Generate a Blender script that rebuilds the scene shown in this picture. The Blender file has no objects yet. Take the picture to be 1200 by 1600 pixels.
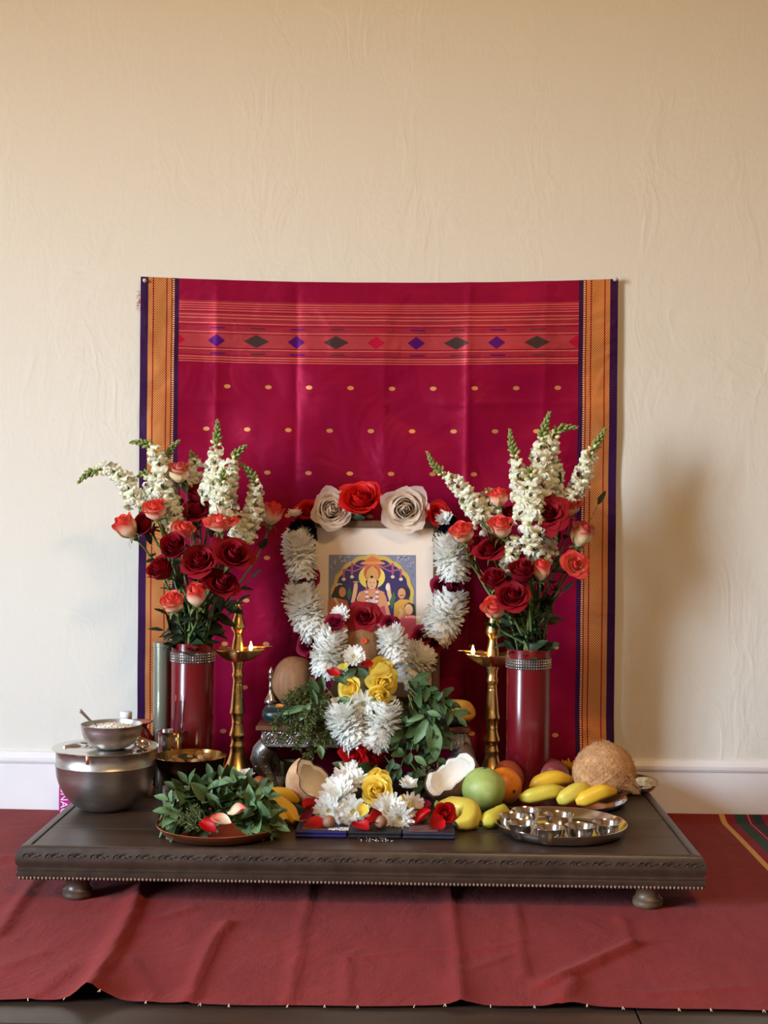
import bpy, math, random
from math import sin, cos, pi, radians, sqrt, atan2, exp
from mathutils import Vector, Matrix, Quaternion

random.seed(11)
scene = bpy.context.scene
COL = scene.collection

# ------------------------------------------------------------------ camera
FPX = 2100.0            # focal length in pixels of the 1200 x 1600 frame
CAM = Vector((0.0, -3.21, 0.739))
YAW, TILT, ROLL = radians(1.35), radians(0.27), radians(0.5)
AX_F = Vector((-sin(YAW) * cos(TILT), cos(YAW) * cos(TILT), -sin(TILT)))
_r0 = Vector((cos(YAW), sin(YAW), 0))
_u0 = _r0.cross(AX_F)
AX_R = _r0 * cos(ROLL) + _u0 * sin(ROLL)
AX_U = _u0 * cos(ROLL) - _r0 * sin(ROLL)
cam_data = bpy.data.cameras.new('camera')
cam_data.sensor_fit = 'VERTICAL'
cam_data.sensor_height = 24.0
cam_data.lens = 24.0 * FPX / 1600.0
cam_data.clip_start = 0.05
camera = bpy.data.objects.new('camera', cam_data)
COL.objects.link(camera)
camera.matrix_world = Matrix((
    (AX_R.x, AX_U.x, -AX_F.x, CAM.x),
    (AX_R.y, AX_U.y, -AX_F.y, CAM.y),
    (AX_R.z, AX_U.z, -AX_F.z, CAM.z),
    (0, 0, 0, 1)))
scene.camera = camera
cam_data.dof.use_dof = False

# ------------------------------------------------------------------ world, lights, exposure
scene.view_settings.view_transform = 'Standard'
scene.view_settings.look = 'None'
scene.view_settings.gamma = 1.0
scene.view_settings.use_curve_mapping = False
scene.view_settings.exposure = 1.2
scene.cycles.use_denoising = True
scene.cycles.max_bounces = 8
scene.cycles.diffuse_bounces = 5
scene.cycles.sample_clamp_indirect = 4.0
scene.cycles.caustics_reflective = False
scene.cycles.caustics_refractive = False

world = bpy.data.worlds.new('sky')
scene.world = world
world.use_nodes = True
_nt = world.node_tree
_nt.nodes.clear()
_geo = _nt.nodes.new('ShaderNodeTexCoord')
_sep = _nt.nodes.new('ShaderNodeSeparateXYZ')
_ramp = _nt.nodes.new('ShaderNodeValToRGB')
_map = _nt.nodes.new('ShaderNodeMapRange')
_map.inputs[1].default_value = -0.5
_map.inputs[2].default_value = 0.5
_bg = _nt.nodes.new('ShaderNodeBackground')
_out = _nt.nodes.new('ShaderNodeOutputWorld')
SKY_HIGH, SKY_LOW = (0.58, 0.78, 1.0, 1), (0.76, 0.88, 1.0, 1)
GROUND_FAR, GROUND_NEAR = (0.44, 0.31, 0.15, 1), (0.27, 0.18, 0.075, 1)
cr = _ramp.color_ramp
cr.elements[0].position, cr.elements[0].color = 0.0, GROUND_NEAR
cr.elements[1].position, cr.elements[1].color = 1.0, SKY_HIGH
for p, c in ((0.44, GROUND_FAR), (0.54, SKY_LOW)):
    e = cr.elements.new(p)
    e.color = c
_nt.links.new(_geo.outputs['Generated'], _sep.inputs[0])
_nt.links.new(_sep.outputs['Z'], _map.inputs[0])
_nt.links.new(_map.outputs[0], _ramp.inputs[0])
_nt.links.new(_ramp.outputs[0], _bg.inputs[0])
_bg.inputs[1].default_value = 27.0
_nt.links.new(_bg.outputs[0], _out.inputs[0])

# the window opening of the left wall (y from, y to, z from, z to) and its sampling portal
WIN_X, WIN = -3.0, (-3.2, -2.1, 0.3, 2.2)
_pl = bpy.data.lights.new('window_daylight', 'AREA')
_pl.shape = 'RECTANGLE'
_pl.size = WIN[3] - WIN[2]
_pl.size_y = WIN[1] - WIN[0]
_pl.cycles.is_portal = True
_po = bpy.data.objects.new('window_daylight', _pl)
COL.objects.link(_po)
_po.location = (WIN_X - 0.02, (WIN[0] + WIN[1]) / 2, (WIN[2] + WIN[3]) / 2)
_po.rotation_euler = (0, -pi / 2, 0)
# unseen warm fill light, added near the ceiling to warm the upper wall
_cl = bpy.data.lights.new('warm_fill_light', 'AREA')
_cl.shape = 'DISK'
_cl.size = 0.5
_cl.energy = 20.0
_cl.color = (1.0, 0.66, 0.33)
_co = bpy.data.objects.new('warm_fill_light', _cl)
COL.objects.link(_co)
_co.location = (0.6, -2.6, 2.62)


# ------------------------------------------------------------------ helpers: from a sight line to a place in the room
def ray(px, py):
    return AX_F * FPX + AX_R * (px - 600) + AX_U * (800 - py)


def W(px, py, y):
    d = ray(px, py)
    return CAM + d * ((y - CAM.y) / d.y)


TOP = 0.105               # height of the platform's top


def T(px, py, z=TOP):
    d = ray(px, py)
    return CAM + d * ((z - CAM.z) / d.z)


def S(y):                 # pixels per metre at depth y
    return FPX / (y - CAM.y)


def V(*a):
    return Vector(a)


def lerp(a, b, t):
    return a + (b - a) * t


def table_lerp(x, pts):
    if x <= pts[0][0]:
        return pts[0][1]
    for (a, fa), (b, fb) in zip(pts, pts[1:]):
        if x <= b:
            return fa + (fb - fa) * (x - a) / (b - a)
    return pts[-1][1]


def frame(d, hint=None):
    """Rotation matrix whose z is d."""
    z = Vector(d).normalized()
    h = Vector(hint) if hint is not None else (V(0, 0, 1) if abs(z.z) < 0.9 else V(1, 0, 0))
    x = h.cross(z)
    if x.length < 1e-5:
        x = V(1, 0, 0).cross(z)
    x.normalize()
    y = z.cross(x)
    return Matrix(((x.x, y.x, z.x), (x.y, y.y, z.y), (x.z, y.z, z.z))).to_4x4()


def xframe(d, up):
    """Rotation matrix whose x runs along d and whose z is as near to up as can be."""
    x = Vector(d).normalized()
    y = Vector(up).cross(x)
    if y.length < 1e-4:
        y = V(0.3, 1, 0.2).cross(x)
    y.normalize()
    z = x.cross(y)
    return Matrix(((x.x, y.x, z.x), (x.y, y.y, z.y), (x.z, y.z, z.z))).to_4x4()


def MT(p, R=None, s=1.0):
    M = Matrix.Translation(p)
    if R is not None:
        M = M @ R
    if isinstance(s, (tuple, list)):
        M = M @ Matrix.Diagonal((s[0], s[1], s[2], 1))
    elif s != 1.0:
        M = M @ Matrix.Scale(s, 4)
    return M


WM = {}                   # world matrices of what has been built


def ob(name, data, parent=None, M=None):
    M = M if M is not None else (WM[parent.name].copy() if parent else Matrix.Identity(4))
    o = bpy.data.objects.new(name, data)
    COL.objects.link(o)
    if parent is not None:
        o.parent = parent
        o.matrix_basis = WM[parent.name].inverted() @ M
    else:
        o.matrix_basis = M
    WM[o.name] = M
    return o


def tag(o, label=None, cat=None, group=None, kind=None):
    if label:
        o['label'] = label
    if cat:
        o['category'] = cat
    if group:
        o['group'] = group
    if kind:
        o['kind'] = kind
    return o


def thing(name, label, cat, loc, group=None):
    return tag(ob(name, None, None, Matrix.Translation(loc)), label, cat, group)


class MB:
    """Collects shapes, then links them as one mesh object."""

    def __init__(self):
        self.v, self.f, self.m, self.uv = [], [], [], []

    def add(self, vs, fs, mat=0, uv=None):
        b = len(self.v)
        self.v += [Vector(p) for p in vs]
        self.uv += list(uv) if uv else [(0, 0)] * len(vs)
        self.f += [tuple(b + i for i in f) for f in fs]
        self.m += [mat] * len(fs)
        return self

    def grid(self, fn, nu, nv, mat=0, wrap=False, uvf=None):
        vs, uv = [], []
        cu = nu if wrap else nu + 1
        for j in range(nv + 1):
            for i in range(cu):
                u, v = i / nu, j / nv
                vs.append(fn(u, v))
                uv.append(uvf(u, v) if uvf else (u, v))
        fs = []
        for j in range(nv):
            for i in range(nu):
                i2 = (i + 1) % cu if wrap else i + 1
                fs.append((j * cu + i, j * cu + i2, (j + 1) * cu + i2, (j + 1) * cu + i))
        return self.add(vs, fs, mat, uv)

    def lathe(self, prof, n=32, mat=0, c=(0, 0, 0), R=None, wob=None):
        """prof: [(radius, height)]; a radius of 0 closes the end."""
        c = Vector(c)
        vs, rings, uv = [], [], []
        L = len(prof) - 1
        for k, (r, z) in enumerate(prof):
            if r <= 1e-7:
                rings.append([len(vs)])
                p = V(0, 0, z)
                vs.append(c + (R @ p if R else p))
                uv.append((0, k / L))
            else:
                ring = []
                for i in range(n):
                    a = 2 * pi * i / n
                    rr = r * (wob(a, z) if wob else 1)
                    p = V(rr * cos(a), rr * sin(a), z)
                    ring.append(len(vs))
                    vs.append(c + (R @ p if R else p))
                    uv.append((i / n, k / L))
                rings.append(ring)
        fs = []
        for A, B in zip(rings, rings[1:]):
            if len(A) == 1 and len(B) == 1:
                continue
            if len(A) == 1:
                fs += [(A[0], B[(i + 1) % n], B[i]) for i in range(n)]
            elif len(B) == 1:
                fs += [(A[i], A[(i + 1) % n], B[0]) for i in range(n)]
            else:
                fs += [(A[i], A[(i + 1) % n], B[(i + 1) % n], B[i]) for i in range(n)]
        return self.add(vs, fs, mat, uv)

    def tube(self, pts, rad, n=8, mat=0, caps=True, shape=None):
        pts = [Vector(p) for p in pts]
        m = len(pts)
        rs = rad if isinstance(rad, (list, tuple)) else [rad] * m
        x = None
        vs, fs, uv = [], [], []
        for k, p in enumerate(pts):
            t = (pts[min(k + 1, m - 1)] - pts[max(k - 1, 0)]).normalized()
            if x is None:
                h = V(0, 0, 1) if abs(t.z) < 0.9 else V(1, 0, 0)
                x = h.cross(t).normalized()
            x = (x - t * x.dot(t)).normalized()
            y = t.cross(x)
            for i in range(n):
                a = 2 * pi * i / n
                r = rs[k] * (shape(a, k / (m - 1)) if shape else 1)
                vs.append(p + x * (r * cos(a)) + y * (r * sin(a)))
                uv.append((i / n, k / (m - 1)))
        for k in range(m - 1):
            for i in range(n):
                fs.append((k * n + i, k * n + (i + 1) % n, (k + 1) * n + (i + 1) % n, (k + 1) * n + i))
        if caps:
            fs.append(tuple(range(n - 1, -1, -1)))
            fs.append(tuple((m - 1) * n + i for i in range(n)))
        return self.add(vs, fs, mat, uv)

    def box(self, c, s, mat=0, R=None, b=0.0):
        """A box of full size s about c; b chamfers all edges."""
        c = Vector(c)
        hx, hy, hz = s[0] / 2, s[1] / 2, s[2] / 2
        if b <= 0:
            vs = [V(x, y, z) for z in (-hz, hz) for y in (-hy, hy) for x in (-hx, hx)]
            fs = [(0, 2, 3, 1), (4, 5, 7, 6), (0, 1, 5, 4), (2, 6, 7, 3), (0, 4, 6, 2), (1, 3, 7, 5)]
        else:
            def ring(dx, dy, z):
                x, y = hx - dx, hy - dy
                q = b
                return [V(x - q, -y, z), V(x, -y + q, z), V(x, y - q, z), V(x - q, y, z),
                        V(-x + q, y, z), V(-x, y - q, z), V(-x, -y + q, z), V(-x + q, -y, z)]
            vs = ring(b, b, -hz) + ring(0, 0, -hz + b) + ring(0, 0, hz - b) + ring(b, b, hz)
            fs = [tuple(range(7, -1, -1)), tuple(24 + i for i in range(8))]
            for k in range(3):
                fs += [(k * 8 + i, k * 8 + (i + 1) % 8, k * 8 + 8 + (i + 1) % 8, k * 8 + 8 + i) for i in range(8)]
        return self.add([c + (R @ v if R else v) for v in vs], fs, mat)

    def ball(self, c, r, nu=16, nv=10, mat=0, R=None, fn=None):
        c = Vector(c)
        r = r if isinstance(r, (tuple, list)) else (r, r, r)
        vs, fs, uv = [], [], []
        for j in range(nv + 1):
            th = pi * j / nv
            for i in range(nu):
                a = 2 * pi * i / nu
                d = V(sin(th) * cos(a), sin(th) * sin(a), -cos(th))
                k = fn(d) if fn else 1.0
                p = V(d.x * r[0] * k, d.y * r[1] * k, d.z * r[2] * k)
                vs.append(c + (R @ p if R else p))
                uv.append((i / nu, j / nv))
        for j in range(nv):
            for i in range(nu):
                i2 = (i + 1) % nu
                fs.append((j * nu + i, j * nu + i2, (j + 1) * nu + i2, (j + 1) * nu + i))
        return self.add(vs, fs, mat, uv)

    def mesh(self, name, mats, org=None, smooth=True):
        me = bpy.data.meshes.new(name)
        o = Vector(org) if org is not None else V(0, 0, 0)
        me.from_pydata([tuple(p - o) for p in self.v], [], self.f)
        for mt in (mats if isinstance(mats, (list, tuple)) else [mats]):
            me.materials.append(mt)
        me.polygons.foreach_set('material_index', self.m)
        me.polygons.foreach_set('use_smooth', [smooth] * len(self.f))
        ul = me.uv_layers.new(name='UVMap')
        flat = []
        for p in self.f:
            for i in p:
                flat += self.uv[i]
        ul.data.foreach_set('uv', flat)
        me.update()
        return me

    def build(self, name, mats, parent=None, org=None, smooth=True):
        """Vertices are in world coordinates; the origin goes to the parent's, or to org."""
        if org is None:
            org = WM[parent.name].translation if parent else V(0, 0, 0)
        return ob(name, self.mesh(name, mats, org, smooth), parent, Matrix.Translation(org))


def sharp(o, angle=35):
    """Smooth faces with sharp edges above the given angle."""
    o.data.set_sharp_from_angle(angle=radians(angle))
    return o


# ------------------------------------------------------------------ helpers: materials
class N:
    """A number in a node tree, with arithmetic."""
    nt = None

    def __init__(self, s):
        self.s = s

    @staticmethod
    def op(kind, *a, clamp=False):
        n = N.nt.nodes.new('ShaderNodeMath')
        n.operation = kind
        n.use_clamp = clamp
        for i, x in enumerate(a):
            if isinstance(x, N):
                N.nt.links.new(x.s, n.inputs[i])
            else:
                n.inputs[i].default_value = float(x)
        return N(n.outputs[0])

    def __add__(self, o): return N.op('ADD', self, o)
    def __radd__(self, o): return N.op('ADD', o, self)
    def __sub__(self, o): return N.op('SUBTRACT', self, o)
    def __rsub__(self, o): return N.op('SUBTRACT', o, self)
    def __mul__(self, o): return N.op('MULTIPLY', self, o)
    def __rmul__(self, o): return N.op('MULTIPLY', o, self)
    def __truediv__(self, o): return N.op('DIVIDE', self, o)
    def abs(self): return N.op('ABSOLUTE', self)
    def floor(self): return N.op('FLOOR', self)
    def lt(self, o): return N.op('LESS_THAN', self, o)
    def gt(self, o): return N.op('GREATER_THAN', self, o)
    def min(self, o): return N.op('MINIMUM', self, o)
    def max(self, o): return N.op('MAXIMUM', self, o)
    def mod(self, o): return N.op('FLOORED_MODULO', self, o)
    def clamp(self): return N.op('ADD', self, 0.0, clamp=True)
    def sin(self): return N.op('SINE', self)


def rgb(c):
    """sRGB 0..255 to linear."""
    o = []
    for x in c:
        x = x / 255.0
        o.append(x / 12.92 if x <= 0.04045 else ((x + 0.055) / 1.055) ** 2.4)
    return (o[0], o[1], o[2], 1.0)


def new_mat(name):
    m = bpy.data.materials.new(name)
    m.use_nodes = True
    nt = m.node_tree
    p = nt.nodes['Principled BSDF']
    return m, nt, p


def mixc(nt, fac, a, b):
    n = nt.nodes.new('ShaderNodeMix')
    n.data_type = 'RGBA'
    for sock, x in ((n.inputs['Factor'], fac), (n.inputs['A'], a), (n.inputs['B'], b)):
        if isinstance(x, N):
            nt.links.new(x.s, sock)
        elif isinstance(x, bpy.types.NodeSocket):
            nt.links.new(x, sock)
        else:
            sock.default_value = x
    return n.outputs['Result']


def noise(nt, scale, detail=3, rough=0.5, vec=None, dist=0.0):
    n = nt.nodes.new('ShaderNodeTexNoise')
    n.inputs['Scale'].default_value = scale
    n.inputs['Detail'].default_value = detail
    n.inputs['Roughness'].default_value = rough
    n.inputs['Distortion'].default_value = dist
    if vec is not None:
        nt.links.new(vec, n.inputs['Vector'])
    return N(n.outputs['Fac'])


def coords(nt, which='Object', scale=None):
    tc = nt.nodes.new('ShaderNodeTexCoord')
    s = tc.outputs[which]
    if scale:
        mp = nt.nodes.new('ShaderNodeMapping')
        mp.inputs['Scale'].default_value = scale
        nt.links.new(s, mp.inputs['Vector'])
        s = mp.outputs[0]
    return s


def bump(nt, p, h, strength=0.5, dist=0.002):
    b = nt.nodes.new('ShaderNodeBump')
    b.inputs['Strength'].default_value = strength
    b.inputs['Distance'].default_value = dist
    nt.links.new(h.s if isinstance(h, N) else h, b.inputs['Height'])
    nt.links.new(b.outputs[0], p.inputs['Normal'])


def M_(name, c, c2=None, rough=0.5, metal=0.0, scale=40, bmp=0.0, bscale=None, bdist=0.001, stretch=None, spec=0.5,
       sheen=0.0, sub=0.0, coat=0.0, trans=0.0):
    """A two-tone noisy surface; colours in sRGB 0..255."""
    m, nt, p = new_mat(name)
    N.nt = nt
    vec = coords(nt, 'Object', stretch)
    c = rgb(c)
    if c2 is not None:
        f = noise(nt, scale, 4, 0.55, vec)
        f = ((f - 0.35) * 3.0).clamp()
        nt.links.new(mixc(nt, f, c, rgb(c2)), p.inputs['Base Color'])
    else:
        p.inputs['Base Color'].default_value = c
    p.inputs['Roughness'].default_value = rough
    p.inputs['Metallic'].default_value = metal
    p.inputs['Specular IOR Level'].default_value = spec
    p.inputs['Sheen Weight'].default_value = sheen
    p.inputs['Coat Weight'].default_value = coat
    p.inputs['Coat Roughness'].default_value = 0.1
    if sub:
        p.inputs['Subsurface Weight'].default_value = sub
        p.inputs['Subsurface Radius'].default_value = (0.01, 0.006, 0.004)
        p.inputs['Subsurface Scale'].default_value = 0.5
    if trans:
        p.inputs['Transmission Weight'].default_value = trans
    if bmp:
        bump(nt, p, noise(nt, bscale or scale * 3, 3, 0.6, vec), bmp, bdist)
    return m


def M_petal(name, base, tip, lo=0.35, hi=0.8, rough=0.55, transl=0.25, sheen=0.0):
    """Colour runs from the petal's base to its tip (UV v), with a little translucency."""
    m, nt, p = new_mat(name)
    N.nt = nt
    tc = nt.nodes.new('ShaderNodeTexCoord')
    sp = nt.nodes.new('ShaderNodeSeparateXYZ')
    nt.links.new(tc.outputs['UV'], sp.inputs[0])
    v = N(sp.outputs['Y'])
    f = ((v - lo) / (hi - lo) + (noise(nt, 60, 3, 0.6, tc.outputs['Object']) - 0.5) * 0.9).clamp()
    col = mixc(nt, f, rgb(base), rgb(tip))
    nt.links.new(col, p.inputs['Base Color'])
    p.inputs['Roughness'].default_value = rough
    p.inputs['Specular IOR Level'].default_value = 0.3
    p.inputs['Sheen Weight'].default_value = sheen
    if transl:
        tr = nt.nodes.new('ShaderNodeBsdfTranslucent')
        nt.links.new(col, tr.inputs['Color'])
        mx = nt.nodes.new('ShaderNodeMixShader')
        mx.inputs[0].default_value = transl
        nt.links.new(p.outputs[0], mx.inputs[1])
        nt.links.new(tr.outputs[0], mx.inputs[2])
        nt.links.new(mx.outputs[0], nt.nodes['Material Output'].inputs['Surface'])
    return m


# ------------------------------------------------------------------ materials of the room
def mat_wall():
    m, nt, p = new_mat('cream_plaster')
    N.nt = nt
    p.inputs['Base Color'].default_value = (0.73, 0.70, 0.63, 1)
    p.inputs['Roughness'].default_value = 0.62
    p.inputs['Specular IOR Level'].default_value = 0.35
    vec = coords(nt, 'Object', (1.0, 1.0, 0.55))
    big = noise(nt, 9, 3, 0.55, vec, 0.9)
    ridge = ((big - 0.5).abs() * 9.0).clamp()            # thin trowel ridges along the noise's level lines
    mask = ((noise(nt, 4.5, 2, 0.5, vec) - 0.42) * 6.0).clamp()
    fine = noise(nt, 55, 3, 0.6, vec, 0.4)
    mid = ((noise(nt, 24, 3, 0.6, vec, 1.2) - 0.5).abs() * 7.0).clamp()
    h = (1.0 - ridge) * mask * 0.9 + (1.0 - mid) * 0.22 + fine * 0.3
    bump(nt, p, h, 0.36, 0.0022)
    return m


WALL = mat_wall()
CEIL = M_('ceiling_paint', (170, 140, 104), rough=0.8)
WALL3 = M_('cream_far_wall_paint', (206, 192, 168), rough=0.8)
WALL2 = M_('tan_side_wall_paint', (138, 112, 84), rough=0.8)
TRIM = M_('white_trim_paint', (236, 233, 234), (230, 227, 228), rough=0.42, scale=6)
WINF = M_('window_frame_paint', (235, 235, 235), rough=0.4)


def mat_wood(name, c1, c2, rough, scale=3.0, stretch=(0.6, 9, 9), bmp=0.15, coat=0.0):
    m, nt, p = new_mat(name)
    N.nt = nt
    vec = coords(nt, 'Object', stretch)
    a = noise(nt, scale, 6, 0.62, vec, 0.8)
    b = noise(nt, scale * 7, 4, 0.6, vec)
    f = ((a * 0.7 + b * 0.4 - 0.36) * 3.2).clamp()
    nt.links.new(mixc(nt, f, rgb(c1), rgb(c2)), p.inputs['Base Color'])
    nt.links.new((b * 0.16 + (rough - 0.08)).s, p.inputs['Roughness'])
    p.inputs['Coat Weight'].default_value = coat
    bump(nt, p, b, bmp, 0.0008)
    return m


FLOORW = mat_wood('dark_floor_wood', (40, 31, 27), (64, 50, 42), 0.34)
TABLEW = mat_wood('dark_stained_wood', (40, 28, 21), (72, 54, 42), 0.38, 2.6, (0.5, 7, 7))
CARVEW = mat_wood('dark_carved_wood', (40, 29, 23), (66, 50, 40), 0.40, 8.0, (1, 1, 1), 0.5)

# ------------------------------------------------------------------ the room
RX0, RX1, RY0, RZ1 = WIN_X, 3.0, -6.0, 2.7


def structure(name, mb, mat):
    o = mb.build(name, mat, smooth=False)
    return tag(o, kind='structure')


structure('wall_back', MB().box(((RX0 + RX1) / 2, 0.06, RZ1 / 2), (RX1 - RX0 + 0.24, 0.12, RZ1)), WALL)
w = MB()
y0, y1, z0, z1 = WIN
w.box((RX0 - 0.06, (RY0 + y0) / 2, RZ1 / 2), (0.12, y0 - RY0, RZ1))
w.box((RX0 - 0.06, y1 / 2, RZ1 / 2), (0.12, -y1, RZ1))
w.box((RX0 - 0.06, (y0 + y1) / 2, z0 / 2), (0.12, y1 - y0, z0))
w.box((RX0 - 0.06, (y0 + y1) / 2, (RZ1 + z1) / 2), (0.12, y1 - y0, RZ1 - z1))
structure('wall_left', w, WALL)
structure('wall_right', MB().box((RX1 + 0.06, RY0 / 2, RZ1 / 2), (0.12, -RY0, RZ1)), WALL2)
structure('wall_front', MB().box((0, RY0 - 0.06, RZ1 / 2), (RX1 - RX0 + 0.24, 0.12, RZ1)), WALL3)
structure('ceiling', MB().box((0, RY0 / 2, RZ1 + 0.05), (RX1 - RX0 + 0.24, -RY0 + 0.24, 0.1)), CEIL)
wf = MB()
for yy in (y0 + 0.02, (y0 + y1) / 2, y1 - 0.02):
    wf.box((RX0 - 0.06, yy, (z0 + z1) / 2), (0.05, 0.04, z1 - z0))
for zz in (z0 + 0.02, z1 - 0.02):
    wf.box((RX0 - 0.06, (y0 + y1) / 2, zz), (0.05, y1 - y0, 0.04))
structure('window_1', wf, WINF)

floor = structure('floor', MB().box((0, RY0 / 2, -0.06), (RX1 - RX0, -RY0, 0.09)), FLOORW)
PW = 0.127
for k in range(24):
    yy = -0.03 - PW * (k + 0.5) - 0.02
    off = (k * 0.77) % 1.8
    xs = [RX0] + [RX0 + off + 1.8 * j for j in range(4) if RX0 + off + 1.8 * j < RX1 - 0.1 and off + 1.8 * j > 0.1] + [RX1]
    for xa, xb in zip(xs, xs[1:]):
        pm = MB().box(((xa + xb) / 2, yy, -0.0075), (xb - xa - 0.002, PW - 0.002, 0.015), b=0.0015)
        pm.build('plank', FLOORW, floor, org=((xa + xb) / 2, yy, 0), smooth=False)


def extrude_x(prof, xa, xb, mat=0):
    m = MB()
    n = len(prof)
    vs = [V(xa, y, z) for y, z in prof] + [V(xb, y, z) for y, z in prof]
    fs = [(i, (i + 1) % n, n + (i + 1) % n, n + i) for i in range(n)] + [tuple(range(n - 1, -1, -1)), tuple(range(n, 2 * n))]
    return m.add(vs, fs, mat)


bp = [(0, 0), (-0.013, 0), (-0.013, 0.113), (-0.0155, 0.116), (-0.0175, 0.121), (-0.0175, 0.128), (-0.014, 0.134),
      (-0.011, 0.139), (-0.006, 0.142), (0, 0.143)]
structure('baseboard_back', extrude_x(bp, RX0, RX1), TRIM)


# ------------------------------------------------------------------ red cloth spread over the floor
def mat_floor_cloth():
    m, nt, p = new_mat('red_cotton')
    N.nt = nt
    sp = nt.nodes.new('ShaderNodeSeparateXYZ')
    tc = nt.nodes.new('ShaderNodeTexCoord')
    nt.links.new(tc.outputs['UV'], sp.inputs[0])
    u = N(sp.outputs['X'])
    f = ((noise(nt, 26, 5, 0.65, coords(nt, 'Object', (1, 0.25, 1))) - 0.35) * 2.2).clamp()
    g = ((noise(nt, 5, 4, 0.6, coords(nt, 'Object')) - 0.4) * 2.5).clamp()
    c = mixc(nt, f * 0.6 + g * 0.3, rgb((118, 32, 31)), rgb((138, 46, 43)))

    def band(a, b, col):
        nonlocal c
        c = mixc(nt, u.gt(a) * u.lt(b), c, rgb(col))
    band(0.722, 0.735, (198, 152, 84))
    band(0.735, 0.757, (128, 18, 42))
    band(0.757, 0.780, (30, 66, 56))
    band(0.780, 0.7885, (96, 16, 36))
    band(0.7885, 0.791, (196, 120, 130))
    band(0.791, 0.799, (96, 16, 36))
    band(0.799, 0.822, (34, 46, 50))
    band(0.822, 0.838, (128, 18, 42))
    band(0.838, 0.852, (198, 152, 84))
    nt.links.new(c, p.inputs['Base Color'])
    p.inputs['Roughness'].default_value = 0.85
    p.inputs['Specular IOR Level'].default_value = 0.2
    p.inputs['Sheen Weight'].default_value = 0.03
    w1 = noise(nt, 420, 2, 0.5, coords(nt, 'Object', (1, 0.12, 1)))
    w2 = noise(nt, 420, 2, 0.5, coords(nt, 'Object', (0.12, 1, 1)))
    w3 = noise(nt, 9, 5, 0.62, coords(nt, 'Object'), 0.8)
    w4 = ((noise(nt, 5, 4, 0.6, coords(nt, 'Object', (1, 0.6, 1)), 1.5) - 0.5).abs() * 6.0).clamp()
    bump(nt, p, (w1 + w2) * 0.10 + w3 * 1.3 - w4 * 0.22, 0.6, 0.006)
    return m


CLOTH = mat_floor_cloth()
# creases of the cloth: points in the photograph's frame laid on the floor, height, half-width
folds = []
for pts, hgt, wid in (
        ([(141, 1568), (152, 1545), (172, 1508), (205, 1440), (228, 1375)], 0.013, 0.016),
        ([(300, 1566), (318, 1512), (338, 1472), (358, 1448)], 0.008, 0.011),
        ([(455, 1566), (470, 1480), (487, 1385)], 0.004, 0.009),
        ([(0, 1465), (30, 1420), (62, 1375)], 0.007, 0.013),
        ([(545, 1566), (543, 1500), (560, 1492)], 0.003, 0.008),
        ([(722, 1572), (718, 1500), (710, 1440), (705, 1380)], 0.006, 0.009),
        ([(822, 1530), (815, 1480), (806, 1420)], 0.004, 0.007),
        ([(858, 1545), (900, 1525), (950, 1500), (990, 1482)], 0.009, 0.013),
        ([(990, 1482), (972, 1440)], 0.004, 0.01),
        ([(880, 1572), (900, 1540)], 0.006, 0.016),
        ([(540, 1505), (640, 1493), (740, 1490), (820, 1478)], 0.003, 0.006),
        ([(740, 1520), (800, 1498)], 0.003, 0.008),
        ([(60, 1560), (110, 1520)], 0.003, 0.02), ([(240, 1560), (200, 1500)], 0.003, 0.02),
        ([(1010, 1560), (1180, 1548)], 0.0025, 0.01), ([(0, 1520), (60, 1500)], 0.003, 0.02),
        ([(0, 1345), (120, 1335)], 0.003, 0.02), ([(250, 1440), (300, 1425)], 0.003, 0.015)):
    P3 = [T(px, py, 0) for px, py in pts]
    folds.append(([(p.x, p.y) for p in P3], hgt, wid))


def seg_d(x, y, a, b):
    ax, ay = a
    bx, by = b
    dx, dy = bx - ax, by - ay
    t = ((x - ax) * dx + (y - ay) * dy) / (dx * dx + dy * dy)
    t = min(1, max(0, t))
    qx, qy = ax + dx * t, ay + dy * t
    return sqrt((x - qx) ** 2 + (y - qy) ** 2), ((x - ax) * dy - (y - ay) * dx)


def cloth_z(x, y):
    z = 0.0035 + 0.0012 * (sin(7 * x + 3 * sin(4 * y)) * sin(6 * y + 2 * x) + 1)
    for pl, hgt, wid in folds:
        best, sg = 9, 0
        for a, b in zip(pl, pl[1:]):
            if abs(x - a[0]) > 0.5:
                continue
            d, s = seg_d(x, y, a, b)
            if d < best:
                best, sg = d, s
        if best < 5 * wid:
            w = wid * (0.55 if sg > 0 else 1.35)
            z += hgt * exp(-(best / w) ** 2)
    return z


CX0, CX1 = -1.45, 1.02
hump = T(152, 1562, 0)


def cloth(u, v):
    x = lerp(CX0, CX1, u)
    yf = -1.247 + 0.016 * (x + 0.6) + 0.0025 * sin(9 * x) + 0.0015 * sin(31 * x)
    y = lerp(yf, -0.019, v)
    z = cloth_z(x, y)
    if y < -1.05:
        k = (-1.05 - y) / 0.18
        z += 0.017 * k * exp(-((x - hump.x) / 0.032) ** 2)
        for q, hh in ((725, 0.006), (893, 0.006)):
            z += hh * k * exp(-((x - T(q, 1570, 0).x) / 0.022) ** 2)
    if y > -0.06 and x > 0.3:
        z += min(1, (x - 0.3) / 0.3) * 0.014 * ((y + 0.06) / 0.042) ** 1.5
    return V(x, y, z)


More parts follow.
